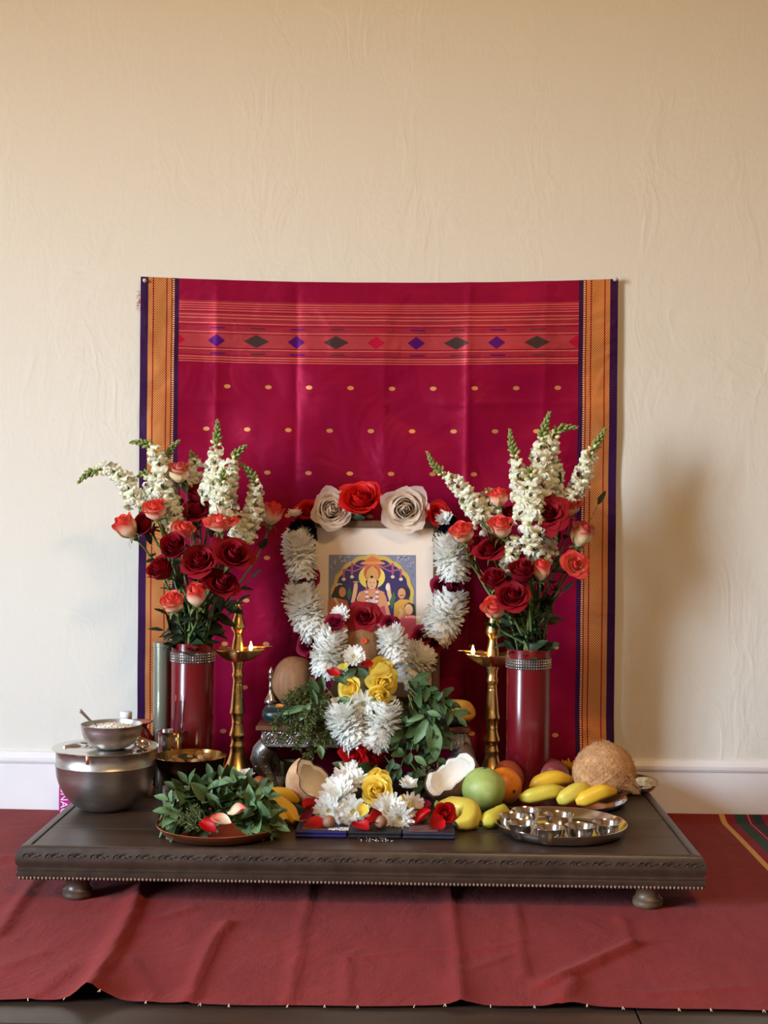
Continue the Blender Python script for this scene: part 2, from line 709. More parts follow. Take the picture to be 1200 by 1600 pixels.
cl = MB().grid(cloth, 300, 150, uvf=lambda u, v: (lerp(CX0, CX1, u), lerp(-1.25, 0, v))).build('floor_cloth', CLOTH)
tag(cl, 'red cotton cloth with a striped edge spread wrinkled over the dark floor', 'cloth')
THREAD = M_('cream_thread', (224, 205, 170), rough=0.8)
th = MB()
for k in range(36):
    u = (0.04 + 0.026 * k + random.uniform(-0.006, 0.006))
    p = cloth(u, 0.0)
    for j in range(2):
        a = random.uniform(-0.5, 0.5)
        th.tube([p + V(0.001 * j, 0.001, 0.0008), p + V(0.002 * a, -0.003, 0.0006), p + V(0.005 * a, -0.006, -0.001)], 0.0005, 4)
tag(th.build('loose_thread', THREAD, cl), kind='stuff')

# ------------------------------------------------------------------ low platform
PX0, PX1, PY0, PY1 = -0.723, 0.527, -0.754, -0.035
plat = thing('low_platform', 'long low dark wooden platform on short turned legs that carries the offerings', 'platform',
             ((PX0 + PX1) / 2, (PY0 + PY1) / 2, 0))
RIM = 0.016
tp = MB()
nb = 5
bw = (PY1 - PY0 - 2 * RIM) / nb
for k in range(nb):
    yc = PY0 + RIM + bw * (k + 0.5)
    b_ = MB().box(((PX0 + PX1) / 2, yc, TOP - 0.007), (PX1 - PX0 - 2 * RIM - 0.001, bw - 0.0006, 0.011), b=0.0007)
    b_.build('top_board', TABLEW, plat, org=((PX0 + PX1) / 2 + 0.3 * k, yc, TOP), smooth=False)
# the moulded edge: outward offset and height, from the inner lip down to the bead row
edge = [(-RIM, TOP - 0.012), (-RIM, TOP - 0.0005), (-RIM + 0.0015, TOP + 0.0008), (-0.003, TOP + 0.0008), (0.0, TOP - 0.0008), (0.0015, TOP - 0.004),
        (0.0055, TOP - 0.012), (0.0075, TOP - 0.022), (0.0062, TOP - 0.030), (0.003, TOP - 0.0355), (0.003, TOP - 0.0375),
        (0.0048, TOP - 0.0385), (0.0048, TOP - 0.0415), (0.0032, TOP - 0.0425), (0.0032, TOP - 0.0445), (0.0052, TOP - 0.046), (0.0052, TOP - 0.0525),
        (0.002, TOP - 0.0595), (-0.012, TOP - 0.0595), (-0.014, TOP - 0.012)]
cs = [(PX0, PY0, -1, -1), (PX1, PY0, 1, -1), (PX1, PY1, 1, 1), (PX0, PY1, -1, 1)]
for k in range(4):
    a, b = cs[k], cs[(k + 1) % 4]
    m = MB()
    vs = [V(q[0] + q[2] * o, q[1] + q[3] * o, z) for q in (a, b) for o, z in edge]
    n = len(edge)
    m.add(vs, [(i, (i + 1) % n, n + (i + 1) % n, n + i) for i in range(n)])
    sharp(m.build('edge_moulding', CARVEW, plat), 40)
BEADW = M_('worn_bead_wood', (104, 84, 72), (146, 122, 106), rough=0.35, scale=300)
bd = MB()
nbd = 176
for k in range(nbd):
    x = lerp(PX0 - 0.003, PX1 + 0.003, (k + 0.5) / nbd)
    bd.ball((x, PY0 - 0.0045, TOP - 0.0562), (0.0026, 0.0024, 0.0030), 6, 5)
for sx in (PX0 - 0.0045, PX1 + 0.0045):
    for k in range(100):
        bd.ball((sx, lerp(PY0, PY1, (k + 0.5) / 100), TOP - 0.0562), (0.0024, 0.0026, 0.0030), 6, 4)
tag(bd.build('bead_trim', BEADW, plat), 'row of small worn beads along the lower edge', kind='stuff')
# scrolls carved in low relief on the front
sc_m = MB()


def spiral(cx, cz, r, a0, turns, sgn):
    pts = []
    for i in range(15):
        t = i / 14
        a = a0 + sgn * turns * 2 * pi * t
        rr = r * (1 - 0.8 * t)
        pts.append(V(cx + rr * cos(a), -0.0002 * (1 - t), cz + rr * sin(a)))
    return pts


sc_m.tube(spiral(-0.008, 0.001, 0.0075, 0.0, 1.2, 1), [0.0011] * 12 + [0.0009] * 3, 5)
sc_m.tube(spiral(0.008, -0.001, 0.0075, pi, 1.2, 1), [0.0011] * 12 + [0.0009] * 3, 5)
for dx, dz, a in ((0.0, 0.006, 0.6), (0.004, 0.0075, 1.2), (0.0, -0.0065, 3.7), (-0.004, -0.0075, 4.3), (0.0165, 0.004, 0.3), (-0.0165, -0.004, 3.4)):
    d = V(cos(a), 0, sin(a)) * 0.004
    sc_m.tube([V(dx, 0, dz) - d, V(dx, -0.0006, dz), V(dx, 0, dz) + d], [0.0003, 0.0012, 0.0003], 5)
scroll = sc_m.mesh('carved_scroll', CARVEW)
for k in range(30):
    x = lerp(PX0 + 0.02, PX1 - 0.02, k / 29)
    ob('carved_scroll', scroll, plat, MT((x, PY0 - 0.0064, TOP - 0.0185), Matrix.Rotation(radians(8), 4, 'X'), (1.0, 0.7, 1.25)))
LEGW = M_('dark_turned_wood', (58, 45, 38), (82, 66, 52), rough=0.36, scale=25)
LEGW2 = M_('worn_turned_wood', (104, 84, 62), (70, 54, 42), rough=0.45, scale=30)
leg_prof = [(0.0, 0.004), (0.024, 0.004), (0.0275, 0.008), (0.0285, 0.013), (0.0265, 0.017), (0.0275, 0.0195), (0.0235, 0.0225), (0.0215, 0.029),
            (0.0225, 0.037), (0.026, 0.043), (0.027, 0.047), (0.0, 0.047)]
lx0, lx1, ly0, ly1 = T(118, 1405, 0.005).x, T(1012, 1415, 0.005).x, -0.722, PY1 - 0.03
for (lx, ly, lm) in ((lx0, ly0, LEGW), (lx1, ly0, LEGW2), (lx0, ly1, LEGW), (lx1, ly1, LEGW)):
    lo = MB().lathe(leg_prof, 24, 0, (lx, ly, 0)).build('leg', lm, plat, org=(lx, ly, 0.004))
    sharp(lo, 50)


# ------------------------------------------------------------------ sari hung on the wall
SX = 654.0                                     # woven pattern is measured in 1/654 m


def mat_sari():
    m, nt, p = new_mat('magenta_silk_sari')
    N.nt = nt
    tc = nt.nodes.new('ShaderNodeTexCoord')
    sp = nt.nodes.new('ShaderNodeSeparateXYZ')
    nt.links.new(tc.outputs['UV'], sp.inputs[0])
    x = N(sp.outputs['X']) * 1000.0            # 0 at the left selvedge, 745 at the right
    y = N(sp.outputs['Y']) * 1000.0            # 0 at the top
    body = rgb((140, 3, 52))
    gold = rgb((206, 146, 96))
    c = mixc(nt, ((noise(nt, 30, 3, 0.6, coords(nt, 'Object', (1, 1, 0.1))) - 0.3) * 1.5).clamp(), body, rgb((130, 3, 50)))
    met = None
    # paisley dots, alternate rows shifted by half a step
    yy = y - 167.0
    row = (yy / 67.5 + 0.5).floor()
    dy = yy - row * 67.5
    xx = x - 136.0 + row.mod(2.0) * 32.1
    dx = (xx / 64.2 + 0.5).floor() * -64.2 + xx
    dot = ((dx * dx) / 25.0 + (dy * dy) / 10.5).lt(1.0) * y.gt(140.0) * x.gt(90.0) * x.lt(655.0)
    c = mixc(nt, dot, c, gold)
    met = dot
    # woven end panel
    pan = y.gt(33.0) * y.lt(130.0)
    f2 = ((noise(nt, 60, 2, 0.5, coords(nt, 'Object', (0.3, 1, 4))) - 0.3) * 1.6).clamp()
    cp = mixc(nt, f2, rgb((148, 33, 58)), rgb((160, 52, 62)))
    lines = None

    def line(t, hw, dotted):
        nonlocal cp
        k = (y - t).abs().lt(hw)
        if dotted:
            k = k * (x / 2.55).mod(1.0).gt(0.45)
        cp = mixc(nt, k, cp, rgb((196, 94, 88)) if not dotted else rgb((220, 124, 104)))
    for t in (37, 40.5, 44, 48, 125, 128.5):
        line(t, 0.8, False)
    for t in (38.8, 42.3, 46, 50.5, 71, 85, 107, 118.5, 127):
        k = (y - t).abs().lt(1.0)
        cp = mixc(nt, k, cp, rgb((146, 14, 50)))
    for t in (55, 60, 68, 82, 109, 121):
        line(t, 0.9, True)
    cp = mixc(nt, (y - 95.5).abs().lt(10.5) * 0.65, cp, rgb((176, 68, 72)))
    # lozenges: red, violet, green, violet, green along the panel
    q = x - 119.0
    idx = (q / 62.2 + 0.5).floor()
    qx = q - idx * 62.2
    k5 = (idx + 1.0).mod(5.0)                  # 0 red, 1 violet, 2 green, 3 violet, 4 green
    even = k5.mod(2.0).lt(0.5) * k5.gt(0.5)
    odd = k5.mod(2.0).gt(0.5)
    wid = 12.5 + even * 6.0
    stepy = ((y - 95.5).abs() / 1.6).floor() * 1.6
    loz = (qx.abs() / wid + stepy / 9.6).lt(1.0)
    dash = (((y - 75.5).abs().lt(1.3)) + ((y - 115.5).abs().lt(1.3))) * (qx - 2.0).abs().lt(11.5)
    mark = (loz + dash * 0.85).clamp()
    lc = mixc(nt, odd, mixc(nt, even, rgb((176, 18, 52)), rgb((66, 50, 48))), rgb((78, 14, 104)))
    cp = mixc(nt, mark, cp, lc)
    c = mixc(nt, pan, c, cp)
    met = met.max(pan * 0.35)
    # borders
    xm = x.min(741.0 - x)                      # mirrored
    pur = xm.lt(60.0)
    c = mixc(nt, pur, c, rgb((52, 18, 62)))
    gb = xm.gt(12.0) * xm.lt(53.0)
    ca, cb = (x / 4.0), (y / 4.0)
    w1 = ((ca + cb).mod(1.0) - 0.5).abs()
    w2 = ((ca - cb).mod(1.0) - 0.5).abs()
    lat = (w1.max(w2)).gt(0.36)
    gc = mixc(nt, lat, rgb((220, 156, 94)), rgb((138, 72, 36)))
    gn = ((noise(nt, 7, 3, 0.6, coords(nt, 'Object', (1, 1, 2.4))) - 0.42) * 4.0).clamp()
    gc = mixc(nt, gn * 0.3, gc, rgb((184, 96, 44)))
    for t in (20.0, 41.0, 49.0):
        gc = mixc(nt, (xm - t).abs().lt(0.95), gc, rgb((140, 26, 30)))
    gc = mixc(nt, xm.gt(50.0), gc, mixc(nt, (y / 3.4).mod(1.0).gt(0.5), rgb((120, 30, 50)), rgb((232, 196, 130))))
    c = mixc(nt, gb, c, gc)
    met = met.max(gb * 0.55)
    nt.links.new(c, p.inputs['Base Color'])
    nt.links.new((met * 0.35 + 0.28).s, p.inputs['Metallic'])
    p.inputs['Roughness'].default_value = 0.46
    p.inputs['Specular IOR Level'].default_value = 0.12
    p.inputs['Sheen Weight'].default_value = 0.08
    p.inputs['Sheen Tint'].default_value = (1, 0.2, 0.45, 1)
    p.inputs['Sheen Roughness'].default_value = 0.4
    wv = noise(nt, 500, 1, 0.5, coords(nt, 'Object', (0.1, 1, 1)))
    bg = noise(nt, 6, 3, 0.5, coords(nt, 'Object'), 0.6)
    bump(nt, p, wv * 0.05 + bg * 2.6, 0.6, 0.008)
    return m


SARI = mat_sari()
L_E = [(1.281, -0.6612), (1.10, -0.657), (0.9, -0.653), (0.62, -0.653), (0.37, -0.661), (0.05, -0.664)]
R_E = [(1.281, 0.4745), (1.20, 0.466), (1.0, 0.461), (0.62, 0.459), (0.3, 0.4585), (0.05, 0.455)]
creases = [(W(340, 600, 0).x, 0.0035, 0.018), (W(463, 600, 0).x, -0.0045, 0.014), (W(600, 600, 0).x, 0.0035, 0.03), (W(731, 600, 0).x, 0.005, 0.014),
           (W(850, 600, 0).x, 0.003, 0.025)]
hcreases = [(W(600, 626, 0).z, 0.0022, 0.006), (W(600, 815, 0).z, 0.0022, 0.008), (W(600, 1000, 0).z, 0.002, 0.008)]


def sari(u, v):
    z = lerp(1.281, 0.06, v)
    xa, xb = table_lerp(z, L_E), table_lerp(z, R_E)
    x = lerp(xa, xb, u)
    sag = 0.0115 * (1 - (2 * u - 1) ** 2) * max(0, 1 - v * 1.6)
    y = -0.011
    for xc, a, wd in creases:
        xs = xc + 0.006 * sin(3 * z + xc * 9) * (1.2 - z)
        fade = 0.55 + 0.45 * min(1, v * 5)
        y -= 1.5 * a * fade * exp(-abs(x - xs) / wd)
    for zc, a, wd in hcreases:
        y -= a * exp(-abs(z - zc) / wd) * (0.6 + 0.4 * sin(11 * x))
    d = min(v * 4, 1)
    y -= d * 1.7 * (0.004 * sin(9 * x + 7 * z + 1.0) * sin(5 * z - 6 * x) + 0.0025 * sin(17 * x - 13 * z) + 0.0018 * sin(23 * x + 31 * z))
    e = min(u, 1 - u)
    if e < 0.08:                               # the stiff borders buckle a little
        q = (0.08 - e) / 0.08
        y -= 0.0022 * q * (1 + sin(24 * z + 9 * x)) * min(1, v * 8 + 0.3)
        y = lerp(y, -0.014, 0.75 * q)
    y = min(y, -0.0045)
    y -= 0.014 * min(1, max(0, (0.24 - z) / 0.09))
    return V(x, y, z - sag)


so = MB().grid(sari, 230, 220, uvf=lambda u, v: (0.741 * u, 0.654 * 1.221 * v)).build('hung_sari', SARI, org=(-0.09, -0.01, 0.06))
tag(so, 'magenta silk sari with gold and violet borders hung flat on the wall', 'sari')
PIN = M_('clear_pin_plastic', (206, 196, 206), rough=0.25, coat=0.5)
STEELP = M_('pin_steel', (200, 200, 200), rough=0.25, metal=1)
for px, py, lab in ((226.5, 438.5, 'small clear push pin at the upper left corner of the magenta sari'),
                    (961.5, 436.5, 'small clear push pin at the upper right corner of the magenta sari')):
    p = W(px, py, -0.018)
    r = thing('push_pin', lab, 'push pin', (p.x, -0.012, p.z))
    R = frame((0, -1, 0))
    MB().lathe([(0, 0.003), (0.005, 0.003), (0.005, 0.0045), (0.0032, 0.006), (0.0028, 0.010), (0.0042, 0.012), (0.004, 0.0135), (0, 0.0138)], 14, 0,
               (p.x, -0.012, p.z), R).build('pin_head', PIN, r)
    MB().tube([(p.x, 0.006, p.z), (p.x, -0.016, p.z)], 0.0006, 6).build('pin_point', STEELP, r)
# frayed threads of the left selvedge
FRAY = M_('pink_thread', (196, 30, 70), (170, 20, 60), rough=0.7)
fr = MB()
for k in range(26):
    p = W(219.5, 455 + random.uniform(0, 26), -0.012)
    q = p + V(-0.008 * random.random() - 0.002, -0.003 * random.random(), -0.008 + 0.010 * random.random())
    fr.tube([p, (p + q) / 2 + V(random.uniform(-.003, .003), -0.002, random.uniform(-.004, .004)), q], 0.0004, 4)
tag(fr.build('frayed_thread', FRAY, so, org=None), 'pink frayed threads at the upper left edge', kind='stuff')


# ------------------------------------------------------------------ flowers and leaves: shared meshes
RED_P = M_petal('crimson_petal', (96, 0, 18), (152, 4, 28), 0.2, 1.0, 0.7, 0.25, 0.0)
CORAL_P = M_petal('coral_cream_petal', (250, 226, 190), (234, 74, 66), 0.42, 0.92, 0.5, 0.28)
CREAMR_P = M_petal('cream_red_edge_petal', (246, 230, 186), (206, 40, 62), 0.62, 1.0, 0.5, 0.28)
WHITE_P = M_petal('cream_white_petal', (252, 238, 206), (254, 244, 234), 0.1, 0.9, 0.5, 0.6)
ORANGE_P = M_petal('orange_red_petal', (226, 96, 30), (222, 34, 34), 0.1, 0.75, 0.5, 0.28)
SCARLET_P = M_petal('scarlet_petal', (150, 8, 14), (206, 20, 24), 0.1, 0.8, 0.5, 0.25)
MAROON_P = M_petal('maroon_petal', (104, 2, 34), (142, 6, 52), 0.1, 0.9, 0.7, 0.25, 0.0)
YELLOW_P = M_petal('yellow_petal', (252, 222, 84), (255, 234, 112), 0.1, 0.9, 0.5, 0.45)
NAVY_P = M_petal('navy_ribbon', (14, 14, 34), (26, 24, 60), 0.1, 0.9, 0.5, 0.0)
MUM_P = M_petal('white_mum_petal', (250, 250, 224), (254, 254, 250), 0.05, 0.5, 0.5, 0.5)
SNAP_P = M_petal('white_snapdragon_petal', (230, 234, 190), (250, 249, 236), 0.1, 0.6, 0.55, 0.3)
BUD_G = M_('green_bud', (112, 132, 66), (150, 164, 96), rough=0.6, scale=200)
STEM_G = M_('green_stem', (74, 96, 44), (110, 128, 66), rough=0.55, scale=60)
LEAF_D = M_('dark_rose_leaf', (26, 46, 26), (46, 70, 40), rough=0.45, scale=50, bmp=0.2)
LEAF_B = M_('basil_leaf', (36, 60, 28), (66, 94, 46), rough=0.5, scale=45, bmp=0.3)
LEAF_M = M_('soft_green_leaf', (78, 108, 66), (116, 146, 100), rough=0.5, scale=40, bmp=0.3)
LEAF_H = M_('feathery_herb', (74, 84, 40), (112, 116, 62), rough=0.65, scale=80)
MUM_C = M_('mum_centre', (206, 200, 96), (232, 226, 140), rough=0.7, scale=400)

ROSE_KIND = {      # radius, height, petals, openness
    'bud': (0.0205, 0.046, 14, 0.30),
    'cup': (0.0245, 0.046, 18, 0.60),
    'open': (0.029, 0.042, 24, 0.95),
    'full': (0.033, 0.038, 28, 1.25),
    'ragged': (0.033, 0.040, 40, 0.62),
}
_petals = {}


def petal_meshes(kind, mat):
    key = (kind, mat.name)
    if key in _petals:
        return _petals[key]
    R, H, n, op = ROSE_KIND[kind]
    out = []
    rnd = random.Random(kind)
    for i in range(n):
        t = (i + 0.5) / n
        phi = i * 2.39996 + rnd.uniform(-0.25, 0.25)
        r0 = R * (0.13 + 0.87 * t ** 0.9)
        half = lerp(2.2, 0.95, t ** 0.6)
        fl = op * max(0.0, t - 0.25) / 0.75        # how far the tip rolls outward
        shut = max(0.0, 1 - t / (0.3 if kind == 'ragged' else 0.55))              # inner petals close over the middle
        hh = H * (1.0 - 0.22 * t * op) * rnd.uniform(0.95, 1.05)
        wv = rnd.uniform(0, 6)
        pk = rnd.uniform(0.0, 0.12) * {'full': 2.0, 'ragged': 2.6}.get(kind, 1)

        def fn(u, v):
            s = 2 * u - 1
            top = 1 - 0.20 * abs(s) ** 3 + pk * exp(-(s / 0.3) ** 2) * op
            vv = v * top
            prof = (min(1.0, vv * 2.1 + 0.12)) ** 0.6 * (1 - 0.10 * max(0, vv - 0.5))
            rr = r0 * prof * (1 - 0.62 * shut * max(0, vv - 0.35)) + (0.09 * R * s if t < 0.6 else 0.05 * R * s)
            z = hh * vv
            k = max(0.0, vv - 0.62)
            rr += fl * R * 2.6 * k ** 1.5
            z -= fl * H * 1.5 * max(0.0, vv - 0.72) ** 1.5
            rr += {'full': 0.08, 'ragged': 0.11}.get(kind, 0.05) * R * sin(3.1 * s + wv) * v * (0.4 + op * 0.6)
            z += 0.03 * H * sin(4.0 * s + wv * 2) * v
            a = phi + s * half * (0.35 + 0.65 * sin(pi * (0.14 + 0.46 * min(v, 1))))
            return V(rr * cos(a), rr * sin(a), z)
        out.append(MB().grid(fn, 8, 7).mesh('petal', mat))
    _petals[key] = out
    return out


def calyx_mesh():
    m = MB()
    m.lathe([(0, -0.010), (0.0035, -0.009), (0.0062, -0.004), (0.0068, 0.001), (0.004, 0.004)], 10)
    for k in range(5):
        a = 2 * pi * k / 5 + 0.3
        dr = 0.35 + 0.5 * (k % 2)

        def fn(u, v):
            s = (2 * u - 1) * 0.0040 * (1 - v) ** 0.7 * (0.6 + 1.4 * v * (1 - v) * 2)
            r = 0.006 + 0.022 * v * (1 - 0.3 * v)
            z = -0.001 + 0.006 * v - dr * 0.026 * v * v
            return V(r * cos(a) - s * sin(a), r * sin(a) + s * cos(a), z)
        m.grid(fn, 2, 5)
    return m.mesh('calyx', STEM_G)


CALYX = calyx_mesh()


def leaf_mesh(wid=0.42, fold=0.25, curl=0.3, serr=0.0, mat=None, nm='leaf', wave=0.0):
    """A unit leaf along +x, its face up +z."""
    def fn(u, v):
        s = 2 * u - 1
        w = wid * 0.5 * (sin(pi * min(1, v * 0.96 + 0.04)) ** 0.75) * (1 - 0.35 * v)
        w *= 1 + serr * (1 if int(v * 24) % 2 else -1) * abs(s)
        y = w * s
        z = fold * abs(s) * w - curl * v * v * 0.5 + wave * sin(9 * v + 3 * s) * abs(s)
        return V(v * (1 - 0.12 * curl * v), y, z)
    m = MB().grid(fn, 4, 10)
    m.tube([V(-0.10, 0, 0.004), V(0.3, 0, -curl * .045 - 0.004), V(0.7, 0, -curl * .245 - 0.004)], [0.014, 0.012, 0.005], 4)
    return m.mesh(nm, mat)


LEAVES_D = [leaf_mesh(0.55, 0.25, c, 0.05, LEAF_D) for c in (0.1, 0.35, 0.6)]
LEAVES_B = [leaf_mesh(0.56, f, c, 0.03, LEAF_B, 'leaf', wv) for f, c, wv in ((0.3, 0.2, 0.01), (0.5, 0.6, 0.02), (0.15, 0.9, 0.03), (0.7, 0.4, 0.0))]
LEAVES_M = [leaf_mesh(0.6, f, c, 0.0, LEAF_M, 'leaf', wv) for f, c, wv in ((0.3, 0.3, 0.02), (0.6, 0.7, 0.03), (0.4, 0.1, 0.02))]


def mum_mesh(r, rows, cup, mat, nm='florets', tight=1.0, seed=0):
    """Narrow quilled petals in rows; the flower faces +z. cup: 0 flat, 1 brush-like."""
    rnd = random.Random(seed)
    m = MB()
    for k, n in enumerate(rows):
        t = (k + 1) / len(rows)                # inner to outer
        L = r * (0.42 + 0.58 * t)
        el = lerp(1.35, lerp(0.12, 0.85, cup), t ** 0.8)      # elevation
        for i in range(n):
            a = 2 * pi * (i + 0.5 * (k % 2)) / n + rnd.uniform(-.16, .16)
            e = el + rnd.uniform(-0.13, 0.13)
            w = r * 0.135 * rnd.uniform(0.85, 1.15)
            ll = L * rnd.uniform(0.86, 1.1)
            bend = rnd.uniform(-0.25, 0.45)

            def fn(u, v):
                s = 2 * u - 1
                ww = w * (0.35 + 0.65 * sin(pi * min(0.93, 0.12 + v * 0.8))) * s
                rad = ll * (v * cos(e)) + r * 0.03
                z = ll * (v * sin(e)) + bend * ll * 0.35 * v * v + 0.35 * w * s * s
                return V(rad * cos(a) - ww * sin(a), rad * sin(a) + ww * cos(a), z)
            m.grid(fn, 2, 4)
    return m.mesh(nm, mat)


MUM_FLAT = [mum_mesh(1, (8, 12, 16, 20, 22), 0.15, MUM_P, seed=s) for s in (1, 2, 3)]
MUM_BRUSH = [mum_mesh(1, (8, 14, 18, 22, 22), 0.75, MUM_P, seed=s) for s in (4, 5, 6)]
MUM_SIDE = [mum_mesh(1, (8, 14, 20, 26, 26), 0.42, MUM_P, seed=s) for s in (7, 8, 9)]
for _m in MUM_FLAT + MUM_BRUSH + MUM_SIDE:
    _m.name = 'florets'


def mum_ring(r, seed):
    """A threaded mum seen as part of a garland: rings of petals leaning along +z round a full white core."""
    rnd = random.Random(seed)
    m = MB()
    m.lathe([(0, -0.42 * r), (0.40 * r, -0.36 * r), (0.52 * r, 0.0), (0.40 * r, 0.30 * r), (0, 0.36 * r)], 12)
    for k, (z0, n, el) in enumerate(((-0.30, 17, 0.10), (-0.12, 18, 0.38), (0.06, 17, 0.66), (0.2, 13, 0.95))):
        for i in range(n):
            a = 2 * pi * (i + 0.5 * (k % 2)) / n + rnd.uniform(-.14, .14)
            e = el + rnd.uniform(-0.14, 0.14)
            w = r * 0.17 * rnd.uniform(0.85, 1.2)
            ll = r * rnd.uniform(0.82, 1.04) * (1.0 if k < 3 else 0.8)
            bend = rnd.uniform(-0.1, 0.5)

            def fn(u, v):
                s = 2 * u - 1
                ww = w * (0.4 + 0.6 * sin(pi * min(0.92, 0.12 + v * 0.8))) * s
                rad = r * 0.25 + ll * 0.8 * v * cos(e)
                z = r * z0 + ll * v * sin(e) + bend * ll * 0.3 * v * v + 0.3 * w * s * s
                return V(rad * cos(a) - ww * sin(a), rad * sin(a) + ww * cos(a), z)
            m.grid(fn, 2, 3)
    return m.mesh('chrysanthemum', MUM_P)


RINGS = [mum_ring(1, s) for s in (11, 12, 13, 14)]
MUM_CENTRE = MB().ball((0, 0, 0.06), (0.22, 0.22, 0.16), 12, 6, fn=lambda d: 1 + 0.06 * sin(18 * atan2(d.y, d.x)) * sin(14 * d.z)).mesh('flower_centre', MUM_C)


def floret_mesh():
    """One snapdragon blossom pointing along +x: a pouched tube, two upper and three lower ruffled lobes."""
    m = MB()
    m.lathe([(0.0012, -0.002), (0.0030, 0.001), (0.0040, 0.006), (0.0044, 0.011), (0.0052, 0.013)], 8, 0, (0, 0, 0), Matrix(((0, 0, 1), (0, 1, 0), (-1, 0, 0))))
    for ang, ln, wd, up in ((0.38, 0.0125, 0.0058, 1), (-0.38, 0.0125, 0.0058, 1), (0.75, 0.0075, 0.0046, -1), (0.0, 0.0098, 0.0052, -1), (-0.75, 0.0075, 0.0046, -1)):
        def fn(u, v):
            s = 2 * u - 1
            w = wd * s * (0.45 + 0.75 * sin(pi * min(0.9, 0.1 + 0.75 * v)))
            out = 0.011 + 0.0050 * sin(pi * v * 0.8) - (0.0075 * v * v if up > 0 else 0.004 * v * v)
            z = up * (0.0020 + ln * v)
            y = ang * ln * (0.3 + v) + w
            return V(out + 0.0016 * sin(5 * s + 6 * v), y, z + 0.0016 * cos(4 * s) * v)
        m.grid(fn, 4, 4)
    m.ball((0.0135, 0, -0.0012), (0.0042, 0.0050, 0.0045), 8, 5)
    return m.mesh('floret', SNAP_P)


FLORET = floret_mesh()
SMALLBUD = MB().ball((0.004, 0, 0), (0.0050, 0.0028, 0.0028), 7, 5, fn=lambda d: 1 + 0.1 * d.x).mesh('flower_bud', M_('cream_green_bud', (196, 204, 140), (226, 226, 176), rough=0.6, scale=150))


def bez(pts, n):
    """A smooth curve through the points (Catmull-Rom), n samples."""
    P = [Vector(p) for p in pts]
    if len(P) == 2:
        return [P[0].lerp(P[1], k / (n - 1)) for k in range(n)]
    P = [P[0] * 2 - P[1]] + P + [P[-1] * 2 - P[-2]]
    m = len(P) - 3
    out = []
    for k in range(n):
        s = min(k / (n - 1) * m, m - 1e-6)
        i = int(s)
        t = s - i
        a, b, c, d = P[i:i + 4]
        out.append(0.5 * ((2 * b) + (c - a) * t + (2 * a - 5 * b + 4 * c - d) * t * t + (3 * b - a - 3 * c + d) * t ** 3))
    return out


def add_petals(root, kind, mat, p, d, s, spin=0.0):
    M = MT(p, frame(d) @ Matrix.Rotation(spin, 4, 'Z'), s)
    for me in petal_meshes(kind, mat):
        ob('petal', me, root, M)


def rose(label, kind, mat, p, d, width, base=None, leaves=0, group=None, name='rose', calyx=True, spin=None):
    """A cut rose: bloom at p facing d, stem down to base."""
    d = Vector(d).normalized()
    R, H, n, op = ROSE_KIND[kind]
    full = R * (1.0 + op * 0.32)
    s = width / 2 / full
    bot = Vector(p) - d * (H * s * 0.5)
    root = thing(name, label, 'flower', base if base is not None else bot, group)
    add_petals(root, kind, mat, bot, d, s, random.uniform(0, 6) if spin is None else spin)
    if calyx:
        ob('calyx', CALYX, root, MT(bot - d * 0.001, frame(d), max(0.75, s * 0.95)))
    if base is not None:
        b = Vector(base)
        q = bot - d * min(0.07, (bot - b).length * 0.35)
        low = b + V(0, 0, -0.06)
        pts = bez([bot - d * 0.006, q, b.lerp(q, 0.3) + V(0, 0, 0.004), b, low], 14)
        MB().tube(pts, [0.0024] * 4 + [0.0027] * 10, 7).build('stem', STEM_G, root)
        for k in range(leaves):
            i = 2 + int(6 * (k + 0.5) / leaves)
            a = random.uniform(0, 2 * pi)
            dr = V(cos(a), -abs(sin(a)) * 0.8, random.uniform(0.0, 0.6))
            ob('leaf', LEAVES_D[k % 3], root, MT(pts[i], xframe(dr, (0.1, -0.5, 1)), random.uniform(0.034, 0.05)))
    return root


